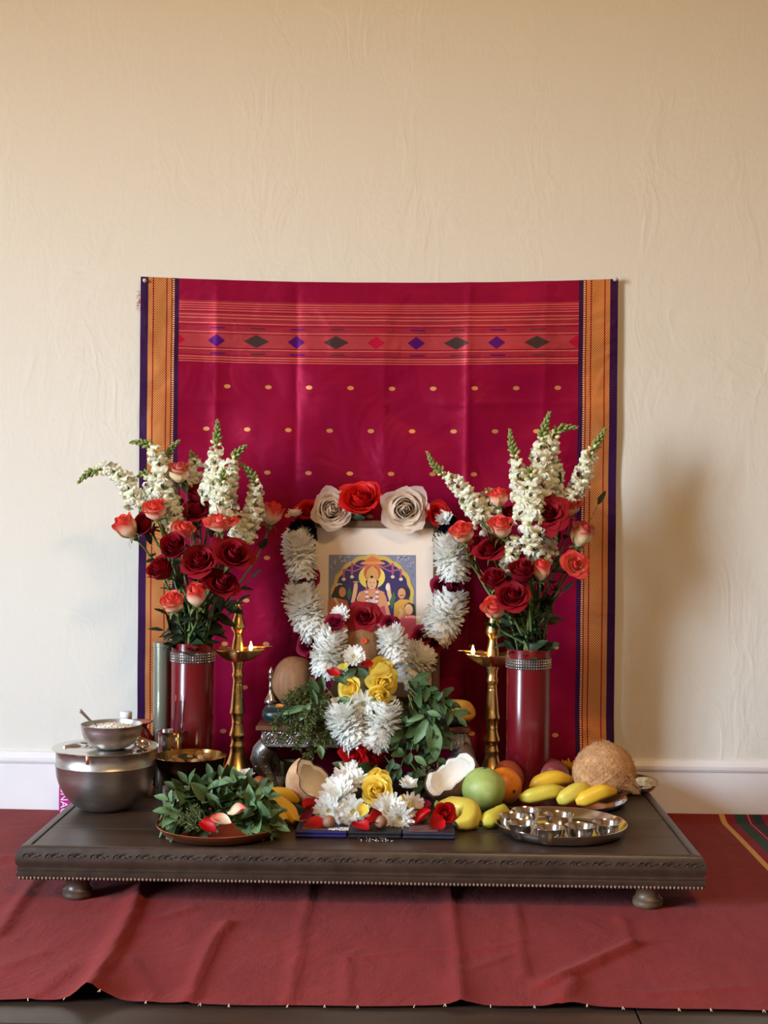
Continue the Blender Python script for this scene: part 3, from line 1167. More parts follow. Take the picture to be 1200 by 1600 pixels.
def snapdragon(label, path, base, size=1.0, dense=1.0, group=None, green=0.2, nbot=0.80):
    """A snapdragon spike; path from the tip downwards, base in the vase's mouth."""
    root = thing('snapdragon', label, 'flower', base, group)
    pts = bez(list(path) + [Vector(base), Vector(base) + V(0, 0, -0.06)], 46)
    n = len(pts)
    MB().tube(pts, [lerp(0.0010, 0.0030, min(1, k / 16)) for k in range(n)], 7).build('stem', STEM_G, root)
    ln = sum((pts[k + 1] - pts[k]).length for k in range(n - 1))
    head = sum((Vector(a) - Vector(b)).length for a, b in zip(path, path[1:])) * nbot
    # the bud tip
    acc, k, tip = 0.0, 0, MB()
    step = 0.0042
    nxt = 0.0
    phase = random.uniform(0, 6)
    cnt = 0
    while acc < head and k < n - 1:
        seg = (pts[k + 1] - pts[k])
        if acc + seg.length < nxt:
            acc += seg.length
            k += 1
            continue
        t = (nxt - acc) / seg.length
        p = pts[k].lerp(pts[k + 1], t)
        ax = -seg.normalized()                 # towards the tip
        f = nxt / head
        a = phase + cnt * 2.39996
        F = frame(ax)
        side = (F.to_3x3() @ V(cos(a), sin(a), 0))
        if f < green:
            g = f / green
            dr = ax * lerp(1.0, 0.5, g) + side * lerp(0.35, 0.9, g)
            q = p + side * (0.001 + 0.003 * g)
            rr = lerp(0.0018, 0.0034, g) * size
            tip.ball(q + dr.normalized() * rr, (rr, rr, rr * 1.9), 6, 5, R=frame(dr).to_3x3())
            step = 0.0021
        elif f < green + 0.10:
            dr = ax * 0.5 + side
            ob('flower_bud', SMALLBUD, root, MT(p + side * 0.003, xframe(dr, ax), size * random.uniform(0.9, 1.3)))
            step = 0.0038
        else:
            dr = ax * random.uniform(-0.1, 0.6) + side + V(random.uniform(-.3, .3), -0.15 + random.uniform(-.3, .3), 0)
            sc = size * lerp(0.72, 1.15, min(1, (f - green) * 2.2)) * random.uniform(0.82, 1.18)
            ob('floret', FLORET, root, MT(p + side * 0.002, xframe(dr, ax + V(random.uniform(-.4, .4), random.uniform(-.4, .4), 0.2)), sc))
            step = 0.0074 / dense
        cnt += 1
        nxt += step
    tip.build('bud_tip', BUD_G, root)
    return root


def mum(label, p, d, r, style='flat', group=None, name='chrysanthemum', centre=None, var=0):
    lib = {'flat': MUM_FLAT, 'brush': MUM_BRUSH, 'side': MUM_SIDE}[style]
    root = thing(name, label, 'flower', p, group)
    M = MT(p, frame(d) @ Matrix.Rotation(random.uniform(0, 6), 4, 'Z'), r)
    tag(ob('florets', lib[var % 3], root, M), kind='stuff')
    if centre if centre is not None else style == 'flat':
        ob('flower_centre', MUM_CENTRE, root, M)
    return root


def loose_petal(label, mat, p, d, size, seed, group=None, curl=0.5):
    """A single fallen rose petal: a cupped shell."""
    rnd = random.Random(seed)
    d = Vector(d).normalized() + V(rnd.uniform(-.3, .3), 0.25, 0.45)
    cx, wv = rnd.uniform(0.35, 1.1) * curl, rnd.uniform(0, 6)

    def fn(u, v):
        s = 2 * u - 1
        w = 0.46 * (sin(pi * min(0.90, 0.06 + 0.84 * v)) ** 0.8)
        a = s * cx * 2.1
        k = 0.5 + 0.5 * v
        return V(w * sin(a) / (cx * 2.1) * 1.25 + 0.10 * (v - 0.5) * sin(wv), (v - 0.5) * 1.15 * (1 - 0.16 * s * s + 0.05 * sin(7 * s + wv)), w * (1 - cos(a)) / (cx * 2.1) * 1.25 * k + 0.55 * cx * (v - 0.45) ** 2 + 0.05 * sin(4 * s + wv) * v)
    me = MB().grid(fn, 8, 8).mesh('fallen_petal', mat)
    o = ob('fallen_petal', me, None, MT(p, frame(d) @ Matrix.Rotation(rnd.uniform(0, 6), 4, 'Z'), size))
    return tag(o, label, 'petal', group)


def sprig(name, label, path, n, lib, size, cat='leaves', group=None, stem=STEM_G, spread=1.0, rad=0.0012, up=(0, -0.5, 1), seed=1, tipleaf=True, jit=0.4):
    """A leafy stem along path, leaves in pairs growing larger towards the middle."""
    rnd = random.Random(seed)
    pts = bez(path, 16)
    root = thing(name, label, cat, pts[0], group)
    MB().tube(pts, [rad * (1.2 - 0.6 * k / 15) for k in range(16)], 5).build('stem', stem, root)
    for k in range(n):
        t = 0.18 + 0.80 * (k + rnd.random() * 0.5) / n
        i = min(14, int(t * 15))
        ax = (pts[i + 1] - pts[i]).normalized()
        a = (k % 2) * pi + rnd.uniform(-0.8, 0.8) + (k // 2) * 1.57
        side = frame(ax).to_3x3() @ V(cos(a), sin(a), 0)
        dr = ax * rnd.uniform(0.3, 0.9) + side * spread + V(0, -0.25, 0)
        sz = size * rnd.uniform(0.7, 1.15) * (0.75 + 0.5 * sin(pi * t))
        ob('leaf', lib[rnd.randrange(len(lib))], root, MT(pts[i], xframe(dr, V(*up) + V(rnd.uniform(-jit, jit), rnd.uniform(-jit, jit), rnd.uniform(-jit, jit) * 0.5)), sz * (1 if jit < 0.5 else rnd.uniform(0.75, 1.5))))
    if tipleaf:
        ax = (pts[-1] - pts[-2]).normalized()
        ob('leaf', lib[0], root, MT(pts[-1], xframe(ax, up), size * 0.8))
    return root


# ------------------------------------------------------------------ vases with their bouquets
def lacquer(name, c, c2):
    return M_(name, c, c2, rough=0.22, scale=3, spec=0.4, coat=0.12)


VASE_M = lacquer('red_glazed_vase', (100, 13, 23), (108, 17, 27))
RHINE = M_('rhinestone', (214, 206, 204), rough=0.12, metal=0.9)
RHINE_B = M_('dark_band', (60, 50, 52), rough=0.5)


def vase(label, cxp, rimy, y, wpx):
    r = wpx / S(y) / 2
    c = W(cxp, rimy, y)
    top = c.z
    root = thing('cylinder_vase', label, 'vase', (c.x, y, TOP))
    pr = [(0, TOP + 0.0008), (r * 0.97, TOP + 0.0008), (r, TOP + 0.004), (r, top - 0.0015), (r - 0.0012, top), (r - 0.004, top - 0.0015), (r - 0.0045, TOP + 0.012), (0, TOP + 0.01)]
    sharp(MB().lathe(pr, 48, 0, (c.x, y, 0)).build('vase_body', VASE_M, root), 50)
    # band of rhinestones, 15 to 30 px below the rim
    zt, zb = W(cxp, rimy + 14, y).z, W(cxp, rimy + 30.5, y).z
    band = MB().lathe([(r + 0.0004, zb), (r + 0.0012, zb + 0.0006), (r + 0.0012, zt - 0.0006), (r + 0.0004, zt)], 48, 0, (c.x, y, 0)).build('rhinestone_band', RHINE_B, root)
    g = MB()
    for j in range(4):
        z = lerp(zt, zb, (j + 0.5) / 4)
        for k in range(54):
            a = 2 * pi * k / 54
            dx, dy = cos(a), sin(a)
            R = frame((dx, dy, 0)).to_3x3()
            g.lathe([(0.0025, 0.0006), (0.0021, 0.0017), (0.0011, 0.0026), (0, 0.0027)], 6, 0, (c.x + dx * r, y + dy * r, z), R)
    o = g.build('rhinestone', RHINE, band)
    o.data.polygons.foreach_set('use_smooth', [False] * len(o.data.polygons))
    tag(o, kind='stuff')
    return V(c.x, y, top), r


YL, YR = -0.23, -0.215
mouthL, rL = vase('tall red cylinder vase with a rhinestone band, left of the picture', 301.5, 1003, YL, 67)
mouthR, rR = vase('tall red cylinder vase with a rhinestone band, right of the picture', 826, 1013, YR, 68)


def base_in(mouth, r, k):
    a = k * 2.39996
    q = r * 0.72 * sqrt((k % 17 + 0.5) / 17)
    return mouth + V(q * cos(a), q * sin(a), -0.004)


def dvec(dx, dy, toward=0.5):
    """Direction on the picture (dx right, dy up) leaning towards the room."""
    return V(dx, -toward, dy).normalized()


bk = 0
# px, py, width px, kind, material, direction (x, up, towards), depth, label
ROSES_L = [
    (198, 823, 34, 'bud', CORAL_P, (-0.55, 0.8, 0.4), -0.26, 'coral and cream rosebud leaning out farthest left over the white wall'),
    (243, 797, 37, 'cup', CORAL_P, (-0.15, 0.9, 0.55), -0.29, 'coral and cream rose just right of and above the rosebud leaning out farthest left'),
    (280, 738, 36, 'cup', CREAMR_P, (0.05, 1, 0.45), -0.25, 'cream rose with red upper edges, topmost rose of the left bouquet'),
    (285, 830, 34, 'cup', CORAL_P, (0.2, 0.9, 0.5), -0.28, 'coral rose just above the dark red rose in the middle of the left bouquet'),
    (345, 817, 46, 'open', CORAL_P, (0.0, 1, 0.45), -0.31, 'wide open coral and cream rose under the white snapdragons of the left bouquet'),
    (426, 803, 31, 'bud', CORAL_P, (0.35, 1, 0.3), -0.19, 'pale coral rosebud leaning far right, beside the flower garland'),
    (270, 942, 36, 'cup', CORAL_P, (-0.2, 0.9, 0.6), -0.32, 'coral and cream rose lowest on the left above the left vase'),
    (307, 930, 32, 'bud', CORAL_P, (0.05, 1, 0.5), -0.32, 'streaked coral rosebud in the middle just above the left vase'),
    (227, 820, 36, 'cup', RED_P, (-0.4, 0.3, 0.6), -0.24, 'red rose half hidden behind the leftmost coral rosebud'),
    (271, 855, 40, 'cup', RED_P, (-0.05, 0.55, 0.9), -0.31, 'dark red rose in the middle left of the left bouquet, facing forward'),
    (252, 889, 40, 'cup', RED_P, (-0.5, 0.6, 0.6), -0.29, 'dark red rose at the left edge of the left bouquet, above the lowest coral rose'),
    (311, 878, 52, 'open', RED_P, (-0.1, 0.6, 0.8), -0.30, 'large dark red rose at the centre of the left bouquet'),
    (364, 867, 56, 'open', RED_P, (0.35, 0.65, 0.7), -0.31, 'large dark red rose on the right side of the left bouquet'),
    (345, 914, 50, 'open', RED_P, (0.3, 0.7, 0.6), -0.30, 'dark red rose low on the right of the left bouquet'),
    (307, 800, 44, 'open', RED_P, (0.0, 0.7, 0.6), -0.22, 'shaded red rose behind the wide open coral rose of the left bouquet'),
    (309, 772, 36, 'cup', RED_P, (0.1, 0.9, 0.4), -0.20, 'shaded red rose deep among the snapdragons of the left bouquet'),
]
for px, py, w, kind, mt, d, y, lab in ROSES_L:
    rose(lab, kind, mt, W(px, py, y), dvec(*d), 1.14 * w / S(y), base_in(mouthL, rL, bk), 2, 'roses of the left bouquet')
    bk += 1
SNAPS_L = [
    ([(123, 753), (136, 741), (155, 734), (180, 738), (200, 762), (216, 790), (234, 825)], -0.22, 1.0, 'white snapdragon arching far out to the left over the wall'),
    ([(205, 691), (222, 692), (241, 701), (250, 735), (256, 775), (263, 830)], -0.25, 1.05, 'white snapdragon whose green tip points left, above the arching one'),
    ([(279, 689), (266, 703), (257, 725), (262, 765), (272, 800), (283, 850)], -0.22, 1.0, 'white snapdragon with a green tip leaning right across the gold border'),
    ([(214, 747), (226, 738), (233, 755), (241, 785), (255, 825)], -0.21, 0.85, 'short greenish snapdragon between the arching one and the tall ones of the left bouquet'),
    ([(340, 658), (339, 690), (336, 725), (331, 765), (325, 820)], -0.23, 1.05, 'tallest white snapdragon of the left bouquet, standing straight up'),
    ([(383, 697), (371, 708), (360, 725), (354, 760), (349, 820)], -0.25, 1.1, 'white snapdragon right of the tallest one, green tip leaning right'),
    ([(377, 725), (390, 738), (399, 755), (397, 790), (387, 830), (370, 870)], -0.24, 1.0, 'white snapdragon at the right edge of the left bouquet'),
    ([(298, 706), (303, 718), (305, 740), (304, 775)], -0.18, 0.95, 'short pale snapdragon behind the topmost cream rose'),
    ([(349, 735), (346, 755), (344, 785), (341, 830)], -0.29, 1.05, 'front white snapdragon ending in the wide open coral rose'),
    ([(262, 770), (268, 790), (272, 815), (277, 850)], -0.24, 0.95, 'pale snapdragon half hidden behind the coral roses of the left bouquet'),
    ([(365, 800), (372, 820), (368, 845), (350, 880)], -0.24, 0.95, 'low white snapdragon right of the wide open coral rose'),
]
for path, y, sz, lab in SNAPS_L:
    snapdragon(lab, [W(a, b, y) for a, b in path], base_in(mouthL, rL, bk), sz * 1.16, 1.15, 'white snapdragons of the left bouquet',
               green=0.24 if path[0][1] < 760 else 0.05)
    bk += 1
ROSES_R = [
    (779, 777, 32, 'cup', CORAL_P, (-0.05, 1, 0.3), -0.24, 'coral rose standing upright at the left of the right snapdragons'),
    (782, 824, 38, 'cup', CORAL_P, (-0.1, 0.9, 0.5), -0.27, 'coral and cream rose below the upright coral rose of the right bouquet'),
    (722, 833, 37, 'cup', CORAL_P, (-0.3, 0.85, 0.5), -0.30, 'coral rose leaning far left in front of the flower garland'),
    (891, 791, 34, 'cup', CORAL_P, (0.1, 1, 0.5), -0.22, 'coral and cream rose touching the large red rose on its right'),
    (908, 835, 34, 'bud', CREAMR_P, (0.25, 0.9, 0.35), -0.24, 'cream rosebud with red tips at the right side of the right bouquet'),
    (898, 881, 39, 'open', CORAL_P, (0.25, 0.4, 1.0), -0.25, 'coral rose facing forward at the lower right of the right bouquet'),
    (846, 891, 28, 'bud', CORAL_P, (0.05, 1, 0.35), -0.27, 'small coral and cream rosebud in the lower middle of the right bouquet'),
    (774, 950, 38, 'cup', CORAL_P, (-0.25, 0.8, 0.55), -0.28, 'ragged coral rose behind the finial of the right lamp'),
    (857, 803, 53, 'full', RED_P, (-0.1, 0.5, 1.0), -0.27, 'large open red rose facing forward high in the right bouquet'),
    (766, 859, 46, 'open', RED_P, (-0.3, 0.7, 0.5), -0.24, 'dark red rose at the left of the right bouquet'),
    (815, 893, 40, 'cup', RED_P, (-0.05, 0.8, 0.6), -0.28, 'dark red rose in the middle of the right bouquet'),
    (772, 906, 36, 'cup', RED_P, (-0.3, 0.7, 0.5), -0.26, 'dark red rose at the lower left of the right bouquet'),
    (800, 932, 50, 'open', RED_P, (-0.05, 0.6, 0.8), -0.29, 'large dark red rose lowest in the right bouquet'),
    (797, 806, 34, 'cup', RED_P, (0.0, 0.9, 0.4), -0.20, 'shaded red rose behind the coral roses of the right bouquet'),
    (738, 850, 30, 'cup', RED_P, (-0.2, 0.8, 0.3), -0.18, 'dim red rose behind the coral rose that leans over the garland'),
]
bk = 3
for px, py, w, kind, mt, d, y, lab in ROSES_R:
    rose(lab, kind, mt, W(px, py, y), dvec(*d), 1.14 * w / S(y), base_in(mouthR, rR, bk), 2, 'roses of the right bouquet')
    bk += 1
SNAPS_R = [
    ([(668, 707), (676, 724), (690, 738), (715, 756), (736, 785), (752, 815), (770, 850)], -0.24, 0.92, 'white snapdragon leaning far out to the left above the garland'),
    ([(858, 646), (852, 664), (846, 690), (845, 730), (842, 775), (838, 830)], -0.24, 1.15, 'tallest white snapdragon of the right bouquet'),
    ([(900, 668), (884, 668), (869, 675), (858, 705), (853, 745), (848, 800)], -0.23, 1.1, 'white snapdragon whose thick green tip leans right'),
    ([(797, 673), (799, 692), (806, 715), (813, 755), (818, 800), (822, 850)], -0.26, 1.05, 'white snapdragon left of the tallest one in the right bouquet'),
    ([(945, 670), (937, 685), (926, 705), (912, 735), (898, 765), (875, 815)], -0.22, 1.0, 'white snapdragon leaning right across the gold border'),
    ([(828, 732), (831, 760), (832, 800), (829, 850), (826, 890)], -0.27, 1.15, 'front white snapdragon left of the large red rose'),
    ([(763, 765), (764, 785), (766, 810), (772, 845)], -0.22, 1.0, 'short white snapdragon left of the upright coral rose'),
    ([(872, 720), (868, 745), (862, 775), (855, 810)], -0.20, 1.0, 'pale snapdragon behind the large open red rose'),
    ([(860, 815), (858, 838), (852, 862), (842, 900)], -0.23, 1.0, 'low white snapdragon hanging under the large open red rose'),
    ([(806, 838), (800, 860), (798, 885), (805, 915)], -0.25, 0.95, 'low white snapdragon in the middle of the right bouquet'),
]
for path, y, sz, lab in SNAPS_R:
    snapdragon(lab, [W(a, b, y) for a, b in path], base_in(mouthR, rR, bk), sz * 1.16, 1.15, 'white snapdragons of the right bouquet',
               green=0.26 if path[0][1] < 720 else 0.05)
    bk += 1
# leafy rose stems that fill the two bouquets
FILL = [
    (mouthL, rL, [(255, 985), (262, 960), (283, 965), (330, 960), (350, 965), (372, 940), (392, 905), (300, 905), (262, 880), (330, 840), (236, 850), (290, 770), (326, 935), (280, 920)],
     'leaves of the left bouquet', 'leafy dark green rose shoot in the left bouquet'),
    (mouthR, rR, [(800, 985), (785, 970), (850, 965), (862, 940), (880, 925), (868, 890), (820, 950), (836, 860), (870, 850), (790, 880), (750, 890), (935, 788), (870, 760), (845, 925)],
     'leaves of the right bouquet', 'leafy dark green rose shoot in the right bouquet'),
]
for mouth, r, tips, grp, lab in FILL:
    for k, (px, py) in enumerate(tips):
        b = base_in(mouth, r, bk)
        bk += 1
        t = W(px, py, b.y + random.uniform(-0.04, 0.03))
        mid = b.lerp(t, 0.5) + V(0, 0.01, 0.01)
        sprig('leafy_shoot', lab, [b + V(0, 0, -0.03), b, mid, t], 9, LEAVES_D, 0.044, 'leaves', grp, seed=100 + bk, spread=1.1)


# ------------------------------------------------------------------ metalware and lamps
def M_metal(name, c, rough, c2=None, bmp=0.0, scale=60, stretch=None):
    return M_(name, c, c2, rough=rough, metal=1.0, scale=scale, bmp=bmp, bdist=0.0006, stretch=stretch)


STEEL = M_metal('polished_steel', (224, 221, 217), 0.17)
STEEL_S = M_metal('satin_steel', (204, 200, 196), 0.36, (188, 184, 178), scale=30, stretch=(1, 1, 12))
BRASS = M_metal('polished_brass', (248, 214, 142), 0.30, (238, 196, 120), scale=50)
BRONZE = M_metal('dark_bronze', (86, 56, 44), 0.24, (64, 42, 34), scale=20)
COPPER = M_metal('copper', (224, 146, 112), 0.38, (206, 126, 94), scale=30)
SILVER = M_metal('antique_silver', (186, 180, 172), 0.24)
SILVER_D = M_metal('tarnished_silver', (196, 190, 184), 0.42, (150, 144, 140), bmp=0.3, scale=140)
WOOD_R = M_('reddish_wood', (122, 78, 58), (100, 60, 46), rough=0.4, scale=40, stretch=(0.3, 3, 3))

# --- brass lamps
LAMP = [(937, 0.6), (938, 1.6), (944, 4.2), (948, 5.8), (950.5, 6.3), (953, 5.6), (960, 6.0), (967, 8.2), (974, 10.6), (979, 11.5), (983, 10.6),
        (987, 7.6), (990, 6.4), (996, 7.2), (1003, 8.6), (1010, 9.6), (1018, 10.2), (1026, 10.2), (1033, 10.4), (1037, 9.4), (1044, 7.8), (1050, 7.7),
        (1052, 8.6), (1055, 9.2), (1058, 8.6), (1060, 7.6), (1064, 7.2), (1065, 7.9), (1067, 7.3)]
for _k in range(10):
    LAMP += [(1069 + 3.4 * _k, 7.5 + 0.30 * _k), (1071.4 + 3.4 * _k, 8.1 + 0.30 * _k)]
LAMP += [(1104, 10.6), (1109, 11.5), (1112, 12.4), (1114, 12.3), (1116, 10.6), (1120, 9.6), (1123, 8.9), (1127, 8.4), (1129, 9.2), (1131, 8.5),
         (1138, 10.0), (1144, 11.8), (1147, 12.8), (1149, 12.5), (1151, 10.2), (1155, 9.4), (1158, 9.0), (1163, 10.6), (1166, 11.6), (1168, 10.4),
         (1176, 11.6), (1186, 14.5), (1196, 19.0), (1206, 24.5), (1213, 28.5), (1217, 30.0), (1221, 30.2)]
FLAME, _nt2, _p2 = new_mat('oil_flame')
_em = _nt2.nodes.new('ShaderNodeEmission')
_em.inputs[0].default_value = (1.0, 0.50, 0.14, 1)
_em.inputs[1].default_value = 16.0
_nt2.links.new(_em.outputs[0], _nt2.nodes['Material Output'].inputs['Surface'])
COTTON = M_('oily_cotton_wick', (226, 214, 190), (120, 96, 70), rough=0.7, scale=200)


def lamp(label, cx, dy, y, rot, flame_px):
    s = S(y)
    c = W(cx, 1000, y)
    zof = lambda py: W(cx, py + dy, y).z
    base_z = zof(1221)
    drop = base_z - TOP                        # the foot is stretched so that it stands on the platform
    root = thing('oil_lamp', label, 'lamp', (c.x, y, TOP))
    prof = []
    for py, r in LAMP:
        z = zof(py)
        k = max(0.0, (py - 1190) / 31.0)
        prof.append((r / s, z - drop * k))
    up = [p for (py, r), p in zip(LAMP, prof) if py <= 1026]
    lo = [p for (py, r), p in zip(LAMP, prof) if py >= 1026 and py <= 1149]
    ft = [p for (py, r), p in zip(LAMP, prof) if py >= 1149]
    sharp(MB().lathe([(0, up[0][1] + 0.0008)] + up, 28, 0, (c.x, y, 0)).build('finial', BRASS, root), 55)
    sharp(MB().lathe(lo, 28, 0, (c.x, y, 0)).build('shaft', BRASS, root), 40)
    sharp(MB().lathe(ft + [(0, TOP + 0.0006)], 36, 0, (c.x, y, 0)).build('foot', BRASS, root), 55)
    z0, z1 = zof(1034), zof(1016)

    def rim(a):
        k = abs(cos(2.5 * (a - rot)))
        return (27 + 13.5 * k ** 5 + 3.0 * k) / s

    def dish(th):
        def fn(u, v):
            a = 2 * pi * u
            r = lerp(8 / s, rim(a), v)
            lip = abs(cos(2.5 * (a - rot))) ** 8
            z = lerp(z0, z1, v ** 1.7 if v < 1 else 1) + 0.0035 * lip * v * v
            return V(c.x + r * cos(a), y + r * sin(a), z + th)
        return fn
    d = MB().grid(dish(0.0), 100, 10, wrap=True).grid(dish(0.0022), 100, 10, wrap=True)
    n0 = 101
    d.grid(lambda u, v: dish(0.0022 * v)(u, 1.0), 100, 1, wrap=True)
    sharp(d.build('dish', BRASS, root), 50)
    # the lit wick
    fx, fy = flame_px
    fp = W(fx, fy, y - 0.012)
    sg = 1 if fx > cx else -1
    wz = z1 + 0.004
    MB().tube([V(c.x + sg * 0.014, y - 0.006, z0 + 0.008), V(fp.x - sg * 0.006, y - 0.010, wz - 0.003), V(fp.x, y - 0.012, fp.z - 0.008)],
              [0.0016, 0.0018, 0.001], 7).build('wick', COTTON, root)
    fl = MB().lathe([(0, -0.0085), (0.0026, -0.007), (0.0042, -0.003), (0.0038, 0.002), (0.0022, 0.007), (0.0008, 0.012), (0, 0.0135)], 12, 0, fp)
    fl.build('flame', FLAME, root)
    MB().tube([V(c.x - sg * 0.0, y, wz), V(c.x + sg * 44 / s, y - 0.004, wz + 0.006), V(c.x + sg * 55 / s, y - 0.004, wz + 0.0065)], [0.003, 0.0022, 0.0006], 7).build('spout', BRASS, root)
    return root


lamp('tall brass oil lamp with a lit wick beside the left vase', 372, 0, -0.155, -0.12, (392, 1011))
lamp('tall brass oil lamp with a lit wick in front of the right vase', 770, 8, -0.165, pi + 0.15, (739, 1017))

# --- big mixing bowl, its lid and what stands on it
by = T(165, 1271).y + 0.052
bx = W(165, 1230, by).x
bs = S(by)
rim_z = W(165, 1183, by - 0.10).z
hB = rim_z - TOP
root = thing('mixing_bowl', 'large round satin steel mixing bowl with a lid, at the left end of the platform', 'bowl', (bx, by, TOP))
R0 = 77.5 / bs
pr = [(0, TOP + 0.0006), (0.046, TOP + 0.0006), (0.054, TOP + 0.003), (0.068, TOP + 0.013), (0.083, TOP + 0.030), (0.094, TOP + 0.050), (R0 - 0.002, TOP + 0.070),
      (R0, hB * 0.74 + TOP), (R0 + 0.0012, hB * 0.755 + TOP), (R0 - 0.0008, hB * 0.77 + TOP), (R0 - 0.0005, rim_z - 0.003), (R0 + 0.002, rim_z),
      (R0 - 0.001, rim_z + 0.0005), (R0 - 0.004, hB * 0.74 + TOP), (0.09, TOP + 0.05), (0.05, TOP + 0.008), (0, TOP + 0.005)]
sharp(MB().lathe(pr, 56, 0, (bx, by, 0)).build('bowl_body', STEEL_S, root), 60)
lz = rim_z + 0.0012
lr = 82 / bs
root = thing('bowl_lid', 'flat polished steel lid on the large mixing bowl', 'lid', (bx, by, lz))
pr = [(0, lz + 0.001), (0.05, lz + 0.001), (0.075, lz + 0.001), (0.08, lz - 0.0004), (R0 - 0.002, lz), (lr, lz), (lr + 0.0012, lz + 0.0012), (lr, lz + 0.0026), (R0, lz + 0.0024),
      (0.083, lz + 0.0022), (0.079, lz + 0.0035), (0.05, lz + 0.0042), (0, lz + 0.0045)]
sharp(MB().lathe(pr, 56, 0, (bx, by, 0)).build('lid_disc', STEEL, root), 50)
tx = W(137, 1185, by - lr).x
MB().box((tx, by - sqrt(lr * lr - (tx - bx) ** 2) - 0.0022, lz - 0.006), (0.0065, 0.0018, 0.018), b=0.0006).build('lid_tab', COPPER, root)
MB().tube(bez([V(bx - 0.085, by - 0.02, lz + 0.0035), V(bx - 0.06, by - 0.012, lz + 0.007), V(bx - 0.035, by - 0.004, lz + 0.0048)], 8), 0.003, 6).build('lid_handle', STEEL, root)

sby = by - 0.035
sz = W(175, 1131, sby).z
sx = W(174.5, 1131, sby).x
sr = 47.5 / S(sby)
zb = lz + 0.0048
root = thing('steel_bowl', 'small satin steel bowl of rice with a spoon, standing on the lid', 'bowl', (sx, sby, zb))
h = sz - zb
pr = [(0, zb)]
for k in range(9):
    a = 0.36 + (pi / 2 - 0.36) * k / 8
    pr.append((sr * sin(a) ** 0.9, zb + h * (1 - cos(a) ** 0.85 / cos(0.36) ** 0.85)))
pr += [(sr + 0.0007, sz + 0.0006), (sr - 0.0012, sz + 0.0004), (sr * 0.95, zb + h * 0.7), (sr * 0.8, zb + h * 0.35), (sr * 0.4, zb + 0.004), (0, zb + 0.004)]
sharp(MB().lathe(pr, 48, 0, (sx, sby, 0)).build('bowl_body', STEEL_S, root), 60)
RICE = M_('white_rice', (240, 236, 226), (226, 220, 206), rough=0.6, scale=500)
ri = MB().lathe([(0, sz - 0.001), (0.02, sz - 0.002), (0.04, sz - 0.0055), (0.056, sz - 0.011), (0.054, sz - 0.015), (0, sz - 0.016)], 30, 0, (sx, sby, 0))
rn = random.Random(5)
for k in range(420):
    a, q = rn.uniform(0, 2 * pi), 0.054 * sqrt(rn.random())
    z = sz - 0.001 - 3.1 * q * q + 0.0006
    d = V(rn.uniform(-1, 1), rn.uniform(-1, 1), rn.uniform(-0.3, 0.5)).normalized()
    ri.ball((sx + q * cos(a), sby + q * sin(a), z), (0.0012, 0.0012, 0.0035), 5, 4, R=frame(d).to_3x3())
tag(ri.build('rice', RICE), 'white cooked rice filling the small steel bowl on the lid', 'rice', kind='stuff')
sp0, sp1 = W(124, 1109, sby - 0.03), W(157, 1139, sby - 0.01)
root = thing('spoon', 'steel spoon sticking out of the bowl of rice', 'spoon', sp1)
dd = (sp1 - sp0).normalized()
MB().tube([sp0, sp0.lerp(sp1, 0.06), sp0.lerp(sp1, 0.5) + V(0, 0, -0.002), sp1, sp1 + dd * 0.012], [0.0022, 0.0034, 0.0024, 0.0018, 0.0016], 8).build('handle', STEEL_S, root)
MB().ball(sp1 + dd * 0.026, (0.011, 0.004, 0.016), 12, 8, R=frame(dd).to_3x3()).build('spoon_bowl', STEEL_S, root)
lc = W(221, 1167, by - 0.02)
lc.z = lz + 0.012
root = thing('ladle', 'small steel ladle lying on the lid, its bowl to the right', 'ladle', (lc.x, lc.y, lz))
R = frame((0.35, -0.25, 1))
MB().lathe([(0, -0.008), (0.009, -0.0065), (0.016, -0.001), (0.019, 0.005), (0.0183, 0.0055), (0.015, 0.0), (0.008, -0.005), (0, -0.0065)], 24, 0, lc, R.to_3x3()).build('ladle_bowl', STEEL, root)
MB().tube([lc + V(-0.018, 0.004, 0.0), lc + V(-0.06, 0.008, -0.002), lc + V(-0.13, 0.02, -0.0035)], [0.0022, 0.0024, 0.003], 8).build('handle', STEEL, root)

# --- behind the mixing bowl: bottle, red pot, tin, tumbler
yb = -0.24
bc = W(197, 1118, yb)
tz = W(197, 1112, yb).z
PLAS = M_('frosted_plastic', (226, 224, 226), rough=0.35, trans=0.5)
CAPM = M_('white_cap_plastic', (232, 230, 232), rough=0.4)
root = thing('plastic_bottle', 'clear plastic bottle with a white cap behind the steel bowls', 'bottle', (bc.x, yb, TOP))
MB().lathe([(0, TOP + 0.0005), (0.028, TOP + 0.0005), (0.031, TOP + 0.004), (0.031, tz - 0.06), (0.026, tz - 0.035), (0.0115, tz - 0.020), (0.0105, tz - 0.012), (0, tz - 0.012)], 24, 0, (bc.x, yb, 0)).build('bottle_body', PLAS, root)
cap = MB().lathe([(0, tz), (0.0118, tz), (0.0128, tz - 0.001), (0.0128, tz - 0.0165), (0.0115, tz - 0.0165)], 36, 0, (bc.x, yb, 0), wob=lambda a, z: 1 + 0.02 * (int(a * 18 / pi) % 2))
cap.build('bottle_cap', CAPM, root)
yk = -0.2
kc = W(216, 1135, yk)
ks = S(yk)
RED_T = M_('red_glazed_clay', (128, 26, 32), (112, 20, 28), rough=0.16, scale=8, coat=0.5)
CLAY = M_('terracotta', (170, 84, 62), (150, 70, 52), rough=0.5, scale=40)
zr = W(216, 1127, yk).z
root = thing('clay_pot', 'small red glazed round pot with a flared rim, left of the grey metal tube', 'pot', (kc.x, yk, TOP))
